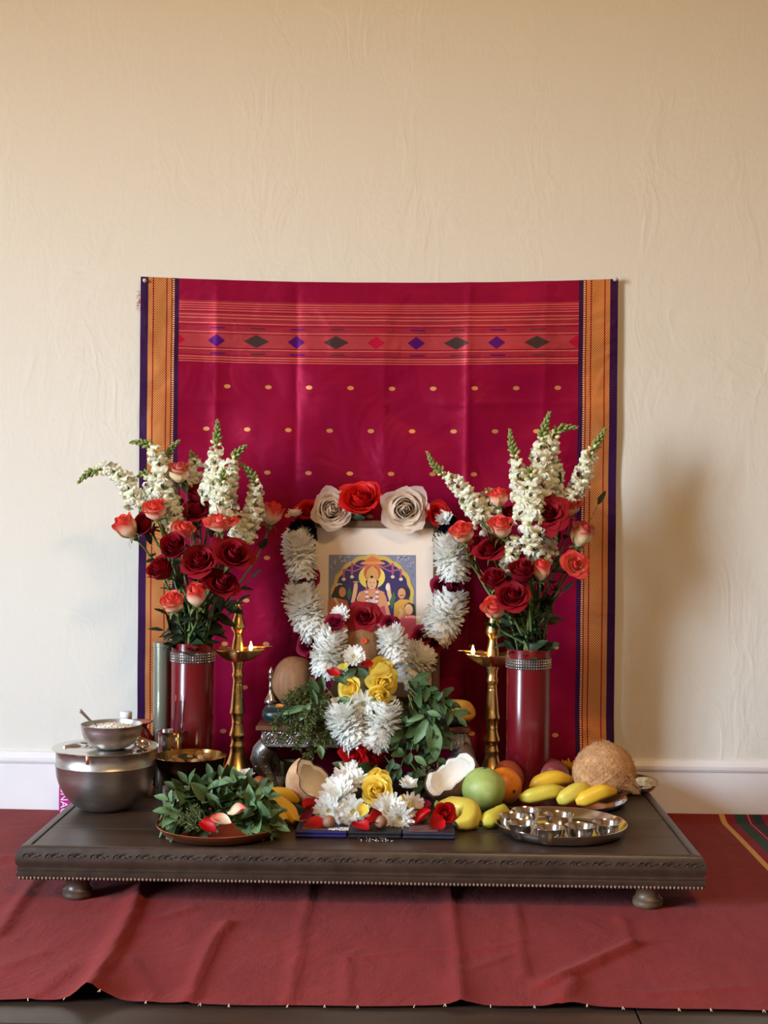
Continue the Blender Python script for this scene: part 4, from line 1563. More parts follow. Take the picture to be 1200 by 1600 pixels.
pr = [(0, TOP + 0.0006), (0.018, TOP + 0.0006), (0.030, TOP + 0.015), (0.0395, TOP + 0.045), (0.0415, TOP + 0.07), (0.037, zr - 0.042), (0.026, zr - 0.022), (0.0195, zr - 0.014), (0.021, zr - 0.007)]
MB().lathe(pr, 36, 0, (kc.x, yk, 0)).build('pot_body', RED_T, root)
MB().lathe([(0.021, zr - 0.007), (0.032, zr - 0.0012), (0.0335, zr), (0.030, zr - 0.0005), (0.018, zr - 0.008), (0.016, zr - 0.02), (0, zr - 0.03)], 36, 0, (kc.x, yk, 0)).build('pot_rim', CLAY, root)
yt = -0.20
tc = W(253.5, 1080, yt)
ts = S(yt)
SAGE = M_('sage_grey_metal', (138, 140, 124), (130, 132, 118), rough=0.30, metal=0.55, scale=4)
zt, zl = W(253, 1003, yt).z, W(253, 1010, yt).z
root = thing('metal_tube', 'slim tall sage grey metal tube with a lid, left of the left vase', 'tube', (tc.x, yt, TOP))
tr = 14.2 / ts
sharp(MB().lathe([(0, TOP + 0.0005), (tr - 0.001, TOP + 0.0005), (tr - 0.0003, TOP + 0.002), (tr - 0.0003, zl - 0.0006)], 32, 0, (tc.x, yt, 0)).build('tube_body', SAGE, root), 40)
sharp(MB().lathe([(tr - 0.0005, zl - 0.0006), (tr + 0.0005, zl), (tr + 0.0005, zt - 0.001), (tr - 0.0008, zt), (0, zt)], 32, 0, (tc.x, yt, 0)).build('tube_lid', SAGE, root), 40)
yg = -0.285
gc = W(266, 1150, yg)
gs = S(yg)
gr = 21.5 / gs
gz = W(266, 1142, yg).z
root = thing('steel_tumbler', 'straight steel tumbler holding two incense sticks, behind the bronze bowl', 'tumbler', (gc.x, yg, TOP))
pr = [(0, TOP + 0.0006), (gr - 0.004, TOP + 0.0006), (gr - 0.003, TOP + 0.003), (gr - 0.0012, gz - 0.012), (gr, gz - 0.001), (gr + 0.0009, gz), (gr - 0.0006, gz), (gr - 0.002, gz - 0.012), (gr - 0.005, TOP + 0.02), (0, TOP + 0.018)]
sharp(MB().lathe(pr, 40, 0, (gc.x, yg, 0)).build('tumbler_body', STEEL, root), 60)
INC = M_('incense_stick', (40, 14, 18), (54, 20, 22), rough=0.8, scale=300)
EMB = M_('pale_stick_tip', (196, 118, 84), rough=0.7)
for tpx, tpy, bpx, lab in ((275, 1086, 267, 'left one of the two dark red incense sticks in the steel tumbler'),
                           (283, 1085, 272, 'right one of the two dark red incense sticks in the steel tumbler, leaning right')):
    a, b = W(tpx, tpy, yg), V(gc.x + (bpx - 266) / gs * 0.6, yg + 0.004, TOP + 0.025)
    root = thing('incense_stick', lab, 'incense', b)
    q = a.lerp(b, 0.07)
    MB().tube([q, b], [0.0017, 0.0018], 7).build('stick', INC, root)
    MB().tube([a, q], [0.0007, 0.0010], 6).build('tip', EMB, root)

# --- bronze bowl on a ribbed tin
yn = T(290, 1264).y + 0.058
nx = W(297, 1240, yn).x
ns = S(yn)
nz = W(297, 1228, yn).z
root = thing('ribbed_tin', 'ribbed steel tin under the dark bronze bowl', 'tin', (nx, yn, TOP))
pr = [(0, TOP + 0.0005), (0.056, TOP + 0.0005)]
for k in range(8):
    z = TOP + 0.003 + (nz - TOP - 0.004) * k / 8
    pr += [(0.058, z), (0.0565, z + (nz - TOP) / 18)]
pr += [(0.058, nz - 0.001), (0.056, nz), (0, nz)]
sharp(MB().lathe(pr, 44, 0, (nx, yn, 0)).build('tin_body', STEEL_S, root), 50)
br = 56.5 / ns
bz = W(299, 1180, yn).z
root = thing('bronze_bowl', 'dark bronze bowl of nuts with a bright brass inside, behind the leaf plate', 'bowl', (nx, yn, nz))
pr = [(0, nz + 0.0004), (0.026, nz + 0.0004), (0.044, nz + 0.006), (0.061, nz + 0.022), (0.071, nz + 0.042), (br - 0.001, bz - 0.002), (br + 0.0008, bz - 0.0002)]
sharp(MB().lathe(pr, 48, 0, (nx, yn, 0)).build('bowl_outside', BRONZE, root), 60)
pr = [(br + 0.0008, bz - 0.0002), (br - 0.0008, bz), (0.068, nz + 0.042), (0.057, nz + 0.022), (0.04, nz + 0.009), (0, nz + 0.005)]
sharp(MB().lathe(pr, 48, 0, (nx, yn, 0)).build('bowl_inside', M_metal('worn_brass', (214, 176, 112), 0.16), root), 60)
NUT = M_('pale_nut', (196, 158, 112), (170, 128, 84), rough=0.55, scale=120, bmp=0.3)
for k in range(13):
    a = k * 2.4
    q = 0.044 * sqrt((k + 0.5) / 13)
    c = V(nx + q * cos(a) * 1.0, yn + q * sin(a), bz - 0.011 + 0.004 * ((k * 7) % 3) - 0.08 * q)
    o = MB().ball(c, (0.0115, 0.0105, 0.0095), 12, 8, R=frame((rn.uniform(-1, 1), rn.uniform(-1, 1), 1)).to_3x3(), fn=lambda d: 1 + 0.05 * sin(9 * d.x) * sin(8 * d.y)).build('nut', NUT, None, org=c)
    tag(o, 'pale brown nut heaped in the bronze bowl', 'nut', 'nuts in the bronze bowl')
o = ob('betel_leaf', LEAVES_D[0], None, MT(V(nx - 0.022, yn - 0.03, bz + 0.0015), xframe((1, 0.2, 0.0), (0, -0.3, 1)), 0.045))
tag(o, 'dark green leaf lying on the nuts in the bronze bowl', 'leaf')
# small dark cup at the lamp's foot
yc_ = T(376, 1216).y + 0.01
cc = W(377, 1200, yc_)
cr_ = 11.5 / S(yc_)
cz = W(377, 1191, yc_).z
root = thing('small_cup', 'small dark steel cup in front of the left lamp, behind the leaf plate', 'cup', (cc.x, yc_, TOP))
pr = [(0, TOP + 0.0006), (cr_ * 0.6, TOP + 0.0006), (cr_ * 0.85, TOP + 0.006), (cr_ * 0.98, cz - 0.003), (cr_, cz), (cr_ - 0.001, cz), (cr_ * 0.82, TOP + 0.008), (0, TOP + 0.004)]
MB().lathe(pr, 28, 0, (cc.x, yc_, 0)).build('cup_body', M_metal('dark_steel', (110, 102, 98), 0.2), root)
cc2 = W(366, 1206, yc_ - 0.02)
root = thing('small_cup', 'lower dark steel cup just left of the small cup at the left lamp', 'cup', (cc2.x, yc_ - 0.035, TOP))
pr = [(0, TOP + 0.0006), (0.008, TOP + 0.0006), (0.013, TOP + 0.006), (0.0155, TOP + 0.02), (0.0145, TOP + 0.02), (0.012, TOP + 0.008), (0, TOP + 0.004)]
MB().lathe(pr, 28, 0, (cc2.x, yc_ - 0.035, 0)).build('cup_body', bpy.data.materials['dark_steel'], root)

# --- pink packet on the floor, behind the platform's left corner
pk = W(99, 1250, -0.028)
PINK = M_('magenta_card', (176, 22, 122), (166, 20, 116), rough=0.45, scale=5)
PWH = M_('white_print', (240, 236, 240), rough=0.5)
zt, zbm = W(99, 1228, -0.05).z, 0.006
root = thing('pink_packet', 'magenta packet with white lettering standing on the floor behind the mixing bowl', 'packet', (W(93, 1240, -0.05).x + 0.04, -0.05, zbm))
x0 = W(93, 1240, -0.05).x
MB().box((x0 + 0.04, -0.045, (zt + zbm) / 2), (0.08, 0.022, zt - zbm), b=0.001).build('packet_box', PINK, root, smooth=False)
fc = bpy.data.curves.new('packet_lettering', 'FONT')
fc.body = 'SNACK'
fc.size = 0.0245
fc.extrude = 0.0002
fc.materials.append(PWH)
_t = bpy.data.objects.new('lettering', fc)
COL.objects.link(_t)
bpy.context.view_layer.update()
_me = bpy.data.meshes.new_from_object(_t.evaluated_get(bpy.context.evaluated_depsgraph_get()))
bpy.data.objects.remove(_t)
_me.name = 'lettering'
ob('lettering', _me, root, MT(V(x0 + 0.0045, -0.0564, zt - 0.004), Matrix.Rotation(pi / 2, 4, 'X') @ Matrix.Rotation(-pi / 2, 4, 'Z')))

# ------------------------------------------------------------------ right-hand dishes and fruit
def thali(label, cx, y, r, zrim, rimh, mat, name='steel_plate', z0=TOP):
    root = thing(name, label, 'plate', (cx, y, z0))
    zr = zrim
    pr = [(0, z0 + 0.0006), (r - rimh * 0.9 - 0.004, z0 + 0.0006), (r - rimh * 0.5, z0 + 0.003), (r - 0.001, zr - 0.003), (r + 0.001, zr - 0.0006), (r, zr + 0.0004), (r - 0.0022, zr - 0.0008),
          (r - rimh * 0.5 - 0.003, z0 + 0.0046), (r - rimh * 0.9 - 0.006, z0 + 0.0022), (0, z0 + 0.0022)]
    sharp(MB().lathe(pr, 72, 0, (cx, y, 0)).build('plate_body', mat, root), 60)
    return root


THY = T(876, 1300).y
thx = W(876, 1290, THY).x
thali('round polished steel plate with seven small cups at the front right', thx, THY, 102 / S(THY), TOP + 0.021, 0.018, STEEL)
cups = [(822, 1265, 23, 'rear left'), (801, 1274, 23, 'leftmost'), (816, 1285, 24, 'front left'), (857, 1292, 25, 'frontmost'), (906, 1290, 24.5, 'front right'),
        (947, 1285, 22.5, 'rightmost'), (873, 1272, 24, 'rear middle')]
CUPM = [(0, 0.0004), (0.46, 0.0004), (0.52, 0.03), (0.72, 0.22), (0.90, 0.62), (0.97, 0.93), (1.06, 1.0), (1.0, 1.02), (0.93, 0.93), (0.85, 0.62), (0.66, 0.25), (0, 0.16)]
for px, py, rp, nm in cups:
    p = T(px, py, TOP + 0.034)
    r = rp / S(p.y) / 1.06
    z0 = TOP + 0.0026
    root = thing('steel_cup', nm + ' of the seven small steel cups on the round plate', 'cup', (p.x, p.y, z0), 'small cups on the steel plate')
    sharp(MB().lathe([(a * r, z0 + b * 0.0315) for a, b in CUPM], 36, 0, (p.x, p.y, 0)).build('cup_body', STEEL, root), 60)

FPY = -0.30
fpx = W(862, 1236, FPY).x
thali('wide shallow steel plate of fruit in front of the right vase', fpx, FPY, 0.160, TOP + 0.013, 0.014, STEEL)
PZ = TOP + 0.0024
GUAVA = M_('guava_skin', (150, 170, 84), (174, 190, 112), rough=0.45, scale=34, bmp=0.5, bscale=60, bdist=0.002, sub=0.1)
DARKB = M_('dark_stub', (44, 34, 26), (70, 54, 36), rough=0.8, scale=200)


def lump(seed, k=0.02):
    r = random.Random(seed)
    q = [(V(r.uniform(-1, 1), r.uniform(-1, 1), r.uniform(-1, 1)).normalized(), r.uniform(2, 5), r.uniform(0, 6)) for _ in range(7)]
    return lambda d: 1 + k * sum(sin(f * d.dot(a) * 1.3 + ph) for a, f, ph in q) / 2.5


gy = -0.415
gp = W(756, 1229, gy)
gr = 34 / S(gy)
gz = TOP + gr * 1.01 + 0.0005
root = thing('guava', 'large green guava behind the pair of bananas', 'fruit', (gp.x, gy, TOP))
lf = lump(3, 0.018)
MB().ball((gp.x, gy, gz), (gr, gr, gr * 1.0), 40, 26, fn=lambda d: lf(d) * (1 - 0.05 * exp(-((1 - d.z) / 0.02)))).build('fruit_body', GUAVA, root)
MB().lathe([(0, 0.004), (0.003, 0.003), (0.004, 0), (0.0035, -0.004)], 8, 0, (gp.x + 0.002, gy, gz + gr * 0.955)).build('stem_scar', DARKB, root)
ORNG = M_('orange_peel', (228, 138, 30), (214, 116, 24), rough=0.4, scale=12, bmp=0.35, bscale=260, bdist=0.0012)
MANG1 = M_('ruddy_mango_skin', (176, 84, 48), (132, 52, 42), rough=0.4, scale=10)
MANG2 = M_('maroon_mango_skin', (142, 66, 72), (114, 44, 58), rough=0.34, scale=12)
oy = -0.355
op_ = W(787, 1222, oy)
orr = 29 / S(oy)
root = thing('orange', 'orange with a dark navel, half hidden behind the green guava', 'fruit', (op_.x, oy, PZ))
MB().ball((op_.x, oy, PZ + orr), orr, 32, 20, fn=lump(4, 0.01)).build('fruit_body', ORNG, root)
nd = V(0.50, -0.86, -0.12).normalized()
MB().lathe([(0.0042, -0.0006), (0.0034, 0.0008), (0.0018, 0.0004), (0, -0.0002)], 10, 0, V(op_.x, oy, PZ + orr) + nd * orr * 1.0, frame(nd).to_3x3()).build('navel', DARKB, root)
my = -0.262
mp = W(793, 1213, my)
o = MB().ball((mp.x, my, PZ + 0.038), (0.036, 0.034, 0.0375), 28, 18, fn=lump(6, 0.03)).build('mango', MANG1, None, org=(mp.x, my, PZ))
tag(o, 'ruddy orange mango behind the orange', 'fruit')
my = -0.225
mp = W(857, 1204, my)
o = MB().ball((mp.x, my, PZ + 0.037), (0.048, 0.038, 0.0365), 28, 18, fn=lump(8, 0.03)).build('mango', MANG2, None, org=(mp.x, my, PZ))
tag(o, 'dark maroon mango on the fruit plate, behind the bananas', 'fruit')

BAN = M_('ripe_banana_peel', (232, 190, 56), (222, 172, 44), rough=0.45, scale=14)
BAN2 = M_('greenish_banana_peel', (196, 186, 62), (222, 196, 72), rough=0.45, scale=18)
BAN3 = M_('yellow_green_banana_peel', (222, 198, 84), (200, 182, 62), rough=0.45, scale=16)
BTIP = M_('banana_tip', (40, 32, 24), (76, 60, 34), rough=0.8, scale=300)
BSTEM = M_('green_banana_stem', (112, 128, 48), (150, 150, 62), rough=0.6, scale=80)


def banana_parts(root, pts, r, mat, stem=0.012, tipl=0.006, stem_mat=None, nm='peel'):
    """pts run from the stem end to the blossom end."""
    P = bez(pts, 18)
    rad = []
    for k in range(18):
        t = k / 17
        rad.append(r * table_lerp(t, [(0, 0.42), (0.08, 0.62), (0.22, 0.93), (0.5, 1.0), (0.74, 0.92), (0.90, 0.60), (1, 0.34)]))
    sh = lambda a, t: 1 + 0.055 * cos(5 * a)
    MB().tube(P, rad, 20, shape=sh).build(nm, mat, root)
    d0, d1 = (P[0] - P[1]).normalized(), (P[-1] - P[-2]).normalized()
    if stem:
        MB().tube([P[0] - d0 * 0.002, P[0] + d0 * stem * 0.5, P[0] + d0 * stem], [r * 0.42, r * 0.30, r * 0.34], 10).build('stem', stem_mat or BSTEM, root)
    if tipl:
        MB().tube([P[-1] - d1 * 0.001, P[-1] + d1 * tipl * 0.6, P[-1] + d1 * tipl], [r * 0.36, r * 0.38, r * 0.30], 8).build('tip', BTIP, root)


def on(px, py, y, z=None):
    p = W(px, py, y)
    if z is not None:
        p.z = z
    return p


# four bananas on the fruit plate, their dark ends to the upper right
for lab, pts, r, mt in (
        ('yellow banana lying highest on the fruit plate, below the maroon mango', [(829, 1233, -0.352), (845, 1223, -0.356), (868, 1216, -0.35), (895, 1219, -0.335)], 0.0178, BAN),
        ('greenish banana at the left front of the fruit plate', [(812, 1247, -0.40), (835, 1243, -0.41), (862, 1237, -0.405), (886, 1236, -0.39)], 0.0165, BAN2),
        ('yellow green banana in the middle front of the fruit plate', [(872, 1252, -0.425), (886, 1245, -0.43), (905, 1234, -0.42), (926, 1232, -0.405)], 0.0172, BAN3),
        ('yellow banana at the right front of the fruit plate, before the husky coconut', [(900, 1253, -0.438), (918, 1247, -0.44), (940, 1238, -0.435), (963, 1236, -0.425)], 0.0168, BAN)):
    P = [W(*q) for q in pts]
    low = min(p.z for p in P)
    root = thing('banana', lab, 'fruit', (P[0].x, P[0].y, P[0].z - r), 'bananas on the fruit plate')
    banana_parts(root, P, r, mt, stem=0, tipl=0.011)

# coconut with its fibres
COCO_F = M_('husky_coconut_fibre', (202, 154, 106), (170, 122, 80), rough=0.85, scale=60, bmp=0.9, bscale=190, bdist=0.003)
FIB = M_('coconut_fibre', (220, 174, 124), (178, 130, 86), rough=0.85, scale=200)
cy = -0.372
cp_ = W(944, 1207, cy)
crd = 47.5 / S(cy)
czz = max(cp_.z, PZ + crd * 0.985)
root = thing('coconut', 'whole husky brown coconut at the right end of the fruit plate', 'coconut', (cp_.x, cy, PZ))
MB().ball((cp_.x, cy, czz), (crd, crd * 0.97, crd * 0.98), 48, 32, fn=lump(12, 0.012)).build('shell', COCO_F, root)
fb = MB()
rn = random.Random(21)
for k in range(1500):
    d = V(rn.gauss(0, 1), rn.gauss(0, 1), rn.gauss(0, 1)).normalized()
    t = d.cross(V(rn.uniform(-1, 1), rn.uniform(-1, 1), rn.uniform(-1, 1))).normalized()
    b = V(cp_.x + d.x * crd, cy + d.y * crd * 0.97, czz + d.z * crd * 0.98)
    L = rn.uniform(0.008, 0.024)
    if b.z - 0.004 < PZ:
        continue
    fb.tube([b - d * 0.0005, b + t * L * 0.5 + d * 0.0012, b + t * L + d * (0.0002 + rn.uniform(-0.004, 0.004) * (rn.random() < 0.25))], [0.00035, 0.0003, 0.00012], 3, caps=False)
tuft = W(965, 1222, cy - 0.05)
for k in range(160):
    a = tuft + V(rn.uniform(-0.014, 0.012), rn.uniform(-0.004, 0.01), rn.uniform(-0.012, 0.03))
    e = W(998 + rn.uniform(-9, 4), 1236 + rn.uniform(-9, 6), cy - 0.035)
    e.z = max(e.z, TOP + 0.003)
    fb.tube([a, a.lerp(e, 0.5) + V(0.004, -0.003, 0.002), e], [0.0008, 0.0007, 0.0002], 3, caps=False)
for k in range(26):
    a = V(cp_.x + rn.uniform(-0.02, 0.012), cy + rn.uniform(-0.01, 0.01), czz + crd * 0.94)
    fb.tube([a, a + V(rn.uniform(-0.012, 0.004), 0, 0.005), a + V(rn.uniform(-0.022, 0.006), 0, 0.009 + rn.uniform(-.004, .003))], [0.0004, 0.0003, 0.0001], 3, caps=False)
fb.tube(bez([W(991, 1190, cy - 0.02), W(960, 1210, cy - 0.066), W(937, 1225, cy - 0.068)], 8), 0.0007, 4)
tag(fb.build('fibre', FIB, root), 'loose pale fibres and a tuft at the lower right', kind='stuff')

# steel plate at the back right with folded cloth
py_ = -0.150
pcx = W(1029, 1217, py_).x - 0.103
thali('steel plate of maroon cloth at the back right corner of the platform', pcx, py_, 0.103, TOP + 0.0155, 0.016, STEEL)
MAR = M_('maroon_silk', (78, 14, 38), (66, 12, 34), rough=0.5, scale=20, sheen=0.2)
CRM = M_('cream_printed_cloth', (212, 196, 164), (150, 132, 94), rough=0.8, scale=90)


def heap(cx, cy, rx, ry, h, seed, z0):
    r = random.Random(seed)
    ph = [r.uniform(0, 6) for _ in range(6)]

    def fn(u, v):
        a = 2 * pi * u
        q = v * (1 + 0.10 * sin(3 * a + ph[0]) + 0.06 * sin(7 * a + ph[1]))
        z = h * (1 - v ** 2.2) * (1 + 0.25 * sin(5 * a + ph[2] + 6 * v) * v + 0.15 * sin(11 * a + ph[3]) * v)
        return V(cx + rx * q * cos(a), cy + ry * q * sin(a), z0 + max(0.0006, z))
    return fn


o = MB().grid(heap(pcx - 0.004, py_, 0.078, 0.078, 0.020, 2, PZ), 60, 14, wrap=True).build('maroon_cloth', MAR, None, org=(pcx, py_, PZ))
tag(o, 'maroon cloth crumpled in the steel plate at the back right corner', 'cloth')
cp2 = W(1003, 1222, py_ - 0.03)
o = MB().grid(heap(cp2.x, py_ - 0.052, 0.034, 0.020, 0.016, 5, TOP + 0.017), 40, 10, wrap=True).build('cream_cloth', CRM, None, org=(cp2.x, py_ - 0.052, TOP + 0.017))
tag(o, 'small cream printed cloth lying on the maroon cloth at the back right', 'cloth')
mg = W(893, 1197, -0.19)
MARI = M_petal('marigold_petal', (170, 116, 20), (206, 156, 40), 0.1, 0.9, 0.6, 0.2)
root = thing('marigold', 'yellow brown marigold between the maroon mango and the coconut', 'flower', mg)
tag(ob('florets', mum_mesh(1, (10, 14, 18, 18), 0.6, MARI, seed=44), root, MT(mg + V(0, 0, -0.012), frame((0, -0.4, 1)), 0.027)), kind='stuff')
MB().tube([mg + V(0, 0, -0.010), V(mg.x - 0.01, mg.y + 0.005, PZ + 0.002)], 0.0015, 6).build('stem', STEM_G, root)

# the pair of bananas in front of the guava
root = thing('banana_pair', 'pair of joined yellow green bananas in front of the green guava', 'fruit', T(735, 1296))
banana_parts(root, [W(688, 1258, -0.50), W(704, 1262, -0.51), W(732, 1267, -0.53), W(733, 1282, -0.565), W(712, 1290, -0.585)], 0.0235, BAN3, stem=0.01, tipl=0.004)
banana_parts(root, [W(786, 1262, -0.51), W(782, 1273, -0.535), W(766, 1280, -0.555), W(752, 1286, -0.565)], 0.0185, BAN2, stem=0.006, tipl=0.006, nm='peel')


# ------------------------------------------------------------------ silver stool with cushion
SY0, SY1 = -0.245, -0.045
SXC = W(567, 1150, SY0).x
ss = S(SY0)
STZ = W(567, 1136, SY0).z                      # top of the slab
stool = thing('silver_stool', 'low ornate silver stool with embossed apron and curved legs under the picture', 'stool', (SXC, (SY0 + SY1) / 2, TOP))
hw = 168 / ss
MB().box((SXC, (SY0 + SY1) / 2, STZ - 0.0055), (2 * hw, SY1 - SY0 + 0.012, 0.011), b=0.0025).build('stool_top', WOOD_R, stool, smooth=False)
az1, az0 = STZ - 0.011, STZ - 0.011 - 26 / ss
ahw = 158 / ss
ap = MB()
ay0, ay1 = SY0 + 0.004, SY1 - 0.004
ap.box((SXC, ay0 + 0.005, (az0 + az1) / 2), (2 * ahw, 0.010, az1 - az0), b=0.001)
ap.box((SXC, ay1 - 0.005, (az0 + az1) / 2), (2 * ahw, 0.010, az1 - az0), b=0.001)
for sx_ in (-1, 1):
    ap.box((SXC + sx_ * (ahw - 0.005), (ay0 + ay1) / 2, (az0 + az1) / 2), (0.010, ay1 - ay0 - 0.02, az1 - az0), b=0.001)
apron = ap.build('apron', SILVER_D, stool, smooth=False)
mo = MB()
mh = az1 - az0 - 0.004
for sgn in (-1, 1):
    mo.tube([V(sgn * 0.0145, 0, -mh * .42), V(sgn * 0.0150, -0.001, 0), V(sgn * 0.0105, -0.0012, mh * .30), V(sgn * 0.004, -0.0012, mh * .43), V(0, -0.0012, mh * .45)], 0.00125, 6)
    mo.tube(bez([V(0, 0, -mh * .40), V(sgn * 0.006, -0.0012, -mh * .30), V(sgn * 0.0095, -0.0012, -mh * .02), V(sgn * 0.0055, -0.0012, mh * .08), V(sgn * 0.0048, -0.0008, -mh * .10)], 10), [0.0008] * 3 + [0.0015] * 5 + [0.0007] * 2, 6)
    mo.ball(V(sgn * 0.0150, -0.0006, mh * .36), (0.0026, 0.0014, 0.0045), 8, 5)
    mo.ball(V(sgn * 0.0115, -0.0006, -mh * .30), (0.0018, 0.0012, 0.004), 8, 5, R=Matrix.Rotation(sgn * 0.6, 3, 'Y'))
mo.ball(V(0, -0.0006, mh * .16), (0.0028, 0.0016, 0.0062), 8, 6)
mo.ball(V(0, -0.0006, -mh * .24), (0.0019, 0.0012, 0.0042), 8, 6)
MOTIF = mo.mesh('embossed_motif', SILVER)
nm = 13
for k in range(nm):
    ob('embossed_motif', MOTIF, apron, MT(V(SXC + (2 * ahw - 0.012) * ((k + 0.5) / nm - 0.5), ay0 - 0.0002, (az0 + az1) / 2 + 0.001)))
for sx_ in (-1, 1):
    for k in range(5):
        ob('embossed_motif', MOTIF, apron, MT(V(SXC + sx_ * (ahw + 0.0002), lerp(ay0 + 0.02, ay1 - 0.02, k / 4), (az0 + az1) / 2 + 0.001), Matrix.Rotation(sx_ * pi / 2, 4, 'Z')))
bb = MB()
for k in range(112):
    bb.ball((SXC + 2 * ahw * ((k + 0.5) / 112 - 0.5), ay0 - 0.0008, az0 + 0.0016), (0.0015, 0.0013, 0.0015), 6, 4)
for z in (az0 + 0.0042, az1 - 0.002):
    bb.box((SXC, ay0 - 0.0004, z), (2 * ahw, 0.002, 0.0012))
tag(bb.build('bead_row', SILVER, apron), kind='stuff')
LP = [(418, 1170, 17), (410, 1180, 17.5), (406, 1191, 16), (409, 1202, 13), (416, 1212, 10.5), (422, 1222, 9.5), (425, 1230, 9.5), (426, 1236, 10.5)]


def stool_leg(sx_, yy):
    P, r = [], []
    for px, py, rr in LP:
        p = W(px, py, SY0 + 0.014)
        P.append(V(SXC + sx_ * (SXC - p.x), yy, p.z))
        r.append(rr / ss)
    k0, k1 = az0, TOP + 0.0006
    z0, z1 = P[0].z, P[-1].z
    for p in P:
        p.z = k1 + (p.z - z1) * (k0 - k1) / (z0 - z1)
    m = MB().tube(P, r, 16, shape=lambda a, t: 0.86 + 0.14 * abs(cos(2 * a)) ** 0.5)
    lg = sharp(m.build('leg', SILVER_D, stool), 60)
    e = MB()
    sg = -sx_
    c = P[1] + V(0, -r[1] * 0.98, 0)
    for turn, ox, oz, sz in ((1.5, 0.004, 0.000, 0.0105), (1.2, -0.009, -0.006, 0.006)):
        pts = []
        for i in range(20):
            t = i / 19
            a = 0.8 + turn * 2 * pi * t
            q = sz * (1 - 0.82 * t)
            pts.append(c + V(sg * (ox + q * cos(a)), 0.001 + 0.9 * abs(ox + q * cos(a)) ** 2 * 40, oz + q * sin(a)))
        e.tube(pts, [0.0012] * 16 + [0.0009] * 4, 5)
    for k in range(3, 8):
        p = P[min(k, 7)]
        rr = r[min(k, 7)]
        for q in (-0.5, 0.0, 0.5):
            e.ball(p + V(q * rr * 1.2, -rr * (0.98 - 0.25 * abs(q)), 0.002), (0.0018, 0.0016, 0.0042), 6, 5, R=Matrix.Rotation(q * 0.9, 3, 'Y'))
    if yy < -0.15:
        e.build('embossed_scroll', SILVER, lg)


for sx_ in (1, -1):
    stool_leg(sx_, SY0 + 0.018)
    stool_leg(sx_, SY1 - 0.020)
TEAL = M_('dark_teal_satin', (4, 38, 40), (3, 26, 28), rough=0.36, scale=14, sheen=0.05)


def cushion(u, v):
    a, b = 2 * pi * u, pi * v
    ex = lambda w, p: (abs(w) ** p) * (1 if w >= 0 else -1)
    x = ex(sin(b), 0.25) * ex(cos(a), 0.25)
    yq = ex(sin(b), 0.25) * ex(sin(a), 0.25)
    zq = -ex(cos(b), 0.7)
    th = table_lerp(x, [(-1, 0.019), (-0.7, 0.0185), (0.6, 0.016), (1, 0.012)])
    return V(SXC + 0.004 + hw * 0.985 * x, (SY0 + SY1) / 2 + (SY1 - SY0) * 0.49 * yq, STZ + 0.0006 + th * (1 + zq) + 0.0012 * (1 + sin(30 * x + 14 * yq)) * (zq > -0.5))


cu = MB().grid(cushion, 72, 20, wrap=True).build('flat_cushion', TEAL, None, org=(SXC, -0.145, STZ))
tag(cu, 'flat dark teal satin cushion lying on the silver stool', 'cushion')
CTOP = STZ + 0.033
# silver spire on the cushion's left end
vy = -0.15
vp = W(423, 1090, vy)
vs_ = S(vy)
root = thing('silver_spire', 'small silver spired holder at the left end of the teal cushion', 'ornament', (vp.x, vy, CTOP))
VP = [(1056, 0), (1057, 1.2), (1060, 2.2), (1064, 3.8), (1068, 3.6), (1070, 2.6), (1073, 4.2), (1076, 2.8), (1080, 2.6), (1085, 3.0), (1089, 3.6), (1091, 3.0), (1097, 3.6), (1101, 5.6), (1105, 7.5), (1108, 9.0), (1111, 10.4), (1114, 9.4)]
pr = [(r / vs_, CTOP + (1116 - py) / vs_) for py, r in VP]
sharp(MB().lathe(pr + [(0, CTOP + 0.0008)], 20, 0, (vp.x, vy, 0), wob=lambda a, z: 1 + 0.05 * cos(8 * a)).build('spire_body', SILVER, root), 60)
# smooth brown coconut behind it
COCO_S = M_('smooth_coconut_shell', (142, 98, 62), (120, 80, 50), rough=0.7, scale=26, bmp=0.5, bscale=120, stretch=(4, 4, 0.8))
ky = -0.135
kp = W(461, 1069, ky)
kr = 37 / S(ky)
root = thing('coconut', 'smooth brown coconut standing behind the feathery herbs', 'coconut', (kp.x, ky, CTOP - 0.002))
kz = CTOP + kr * 1.02 - 0.003
MB().ball((kp.x, ky, kz), (kr, kr, kr * 1.06), 36, 24, fn=lump(31, 0.012)).build('shell', COCO_S, root)

# ------------------------------------------------------------------ framed picture
FY = -0.085
fs = S(FY)
FX0, FX1 = W(481, 950, FY).x, W(687.5, 950, FY).x
FZ1 = W(585, 813, FY).z
FZ0 = CTOP - 0.004
FRW = M_('brown_frame_wood', (112, 80, 58), (98, 68, 50), rough=0.45, scale=20, stretch=(4, 4, 0.6))
MATB = M_('cream_mount_board', (232, 216, 200), rough=0.8)
pic = thing('framed_picture', 'brown framed devotional picture with a wide cream mount standing on the stool', 'picture', ((FX0 + FX1) / 2, FY, FZ0))
fw = 11.5 / fs
cx_, cz_ = (FX0 + FX1) / 2, (FZ0 + FZ1) / 2
for nm_, c, s_ in (('frame_rail', (cx_, FY, FZ1 - fw / 2), (FX1 - FX0, 0.022, fw)), ('frame_rail', (cx_, FY, FZ0 + fw / 2), (FX1 - FX0, 0.022, fw)),
                   ('frame_stile', (FX0 + fw / 2, FY, cz_), (fw, 0.022, FZ1 - FZ0 - 2 * fw)), ('frame_stile', (FX1 - fw / 2, FY, cz_), (fw, 0.022, FZ1 - FZ0 - 2 * fw))):
    MB().box(c, s_, b=0.0018).build(nm_, FRW, pic, smooth=False)
BY = FY - 0.004
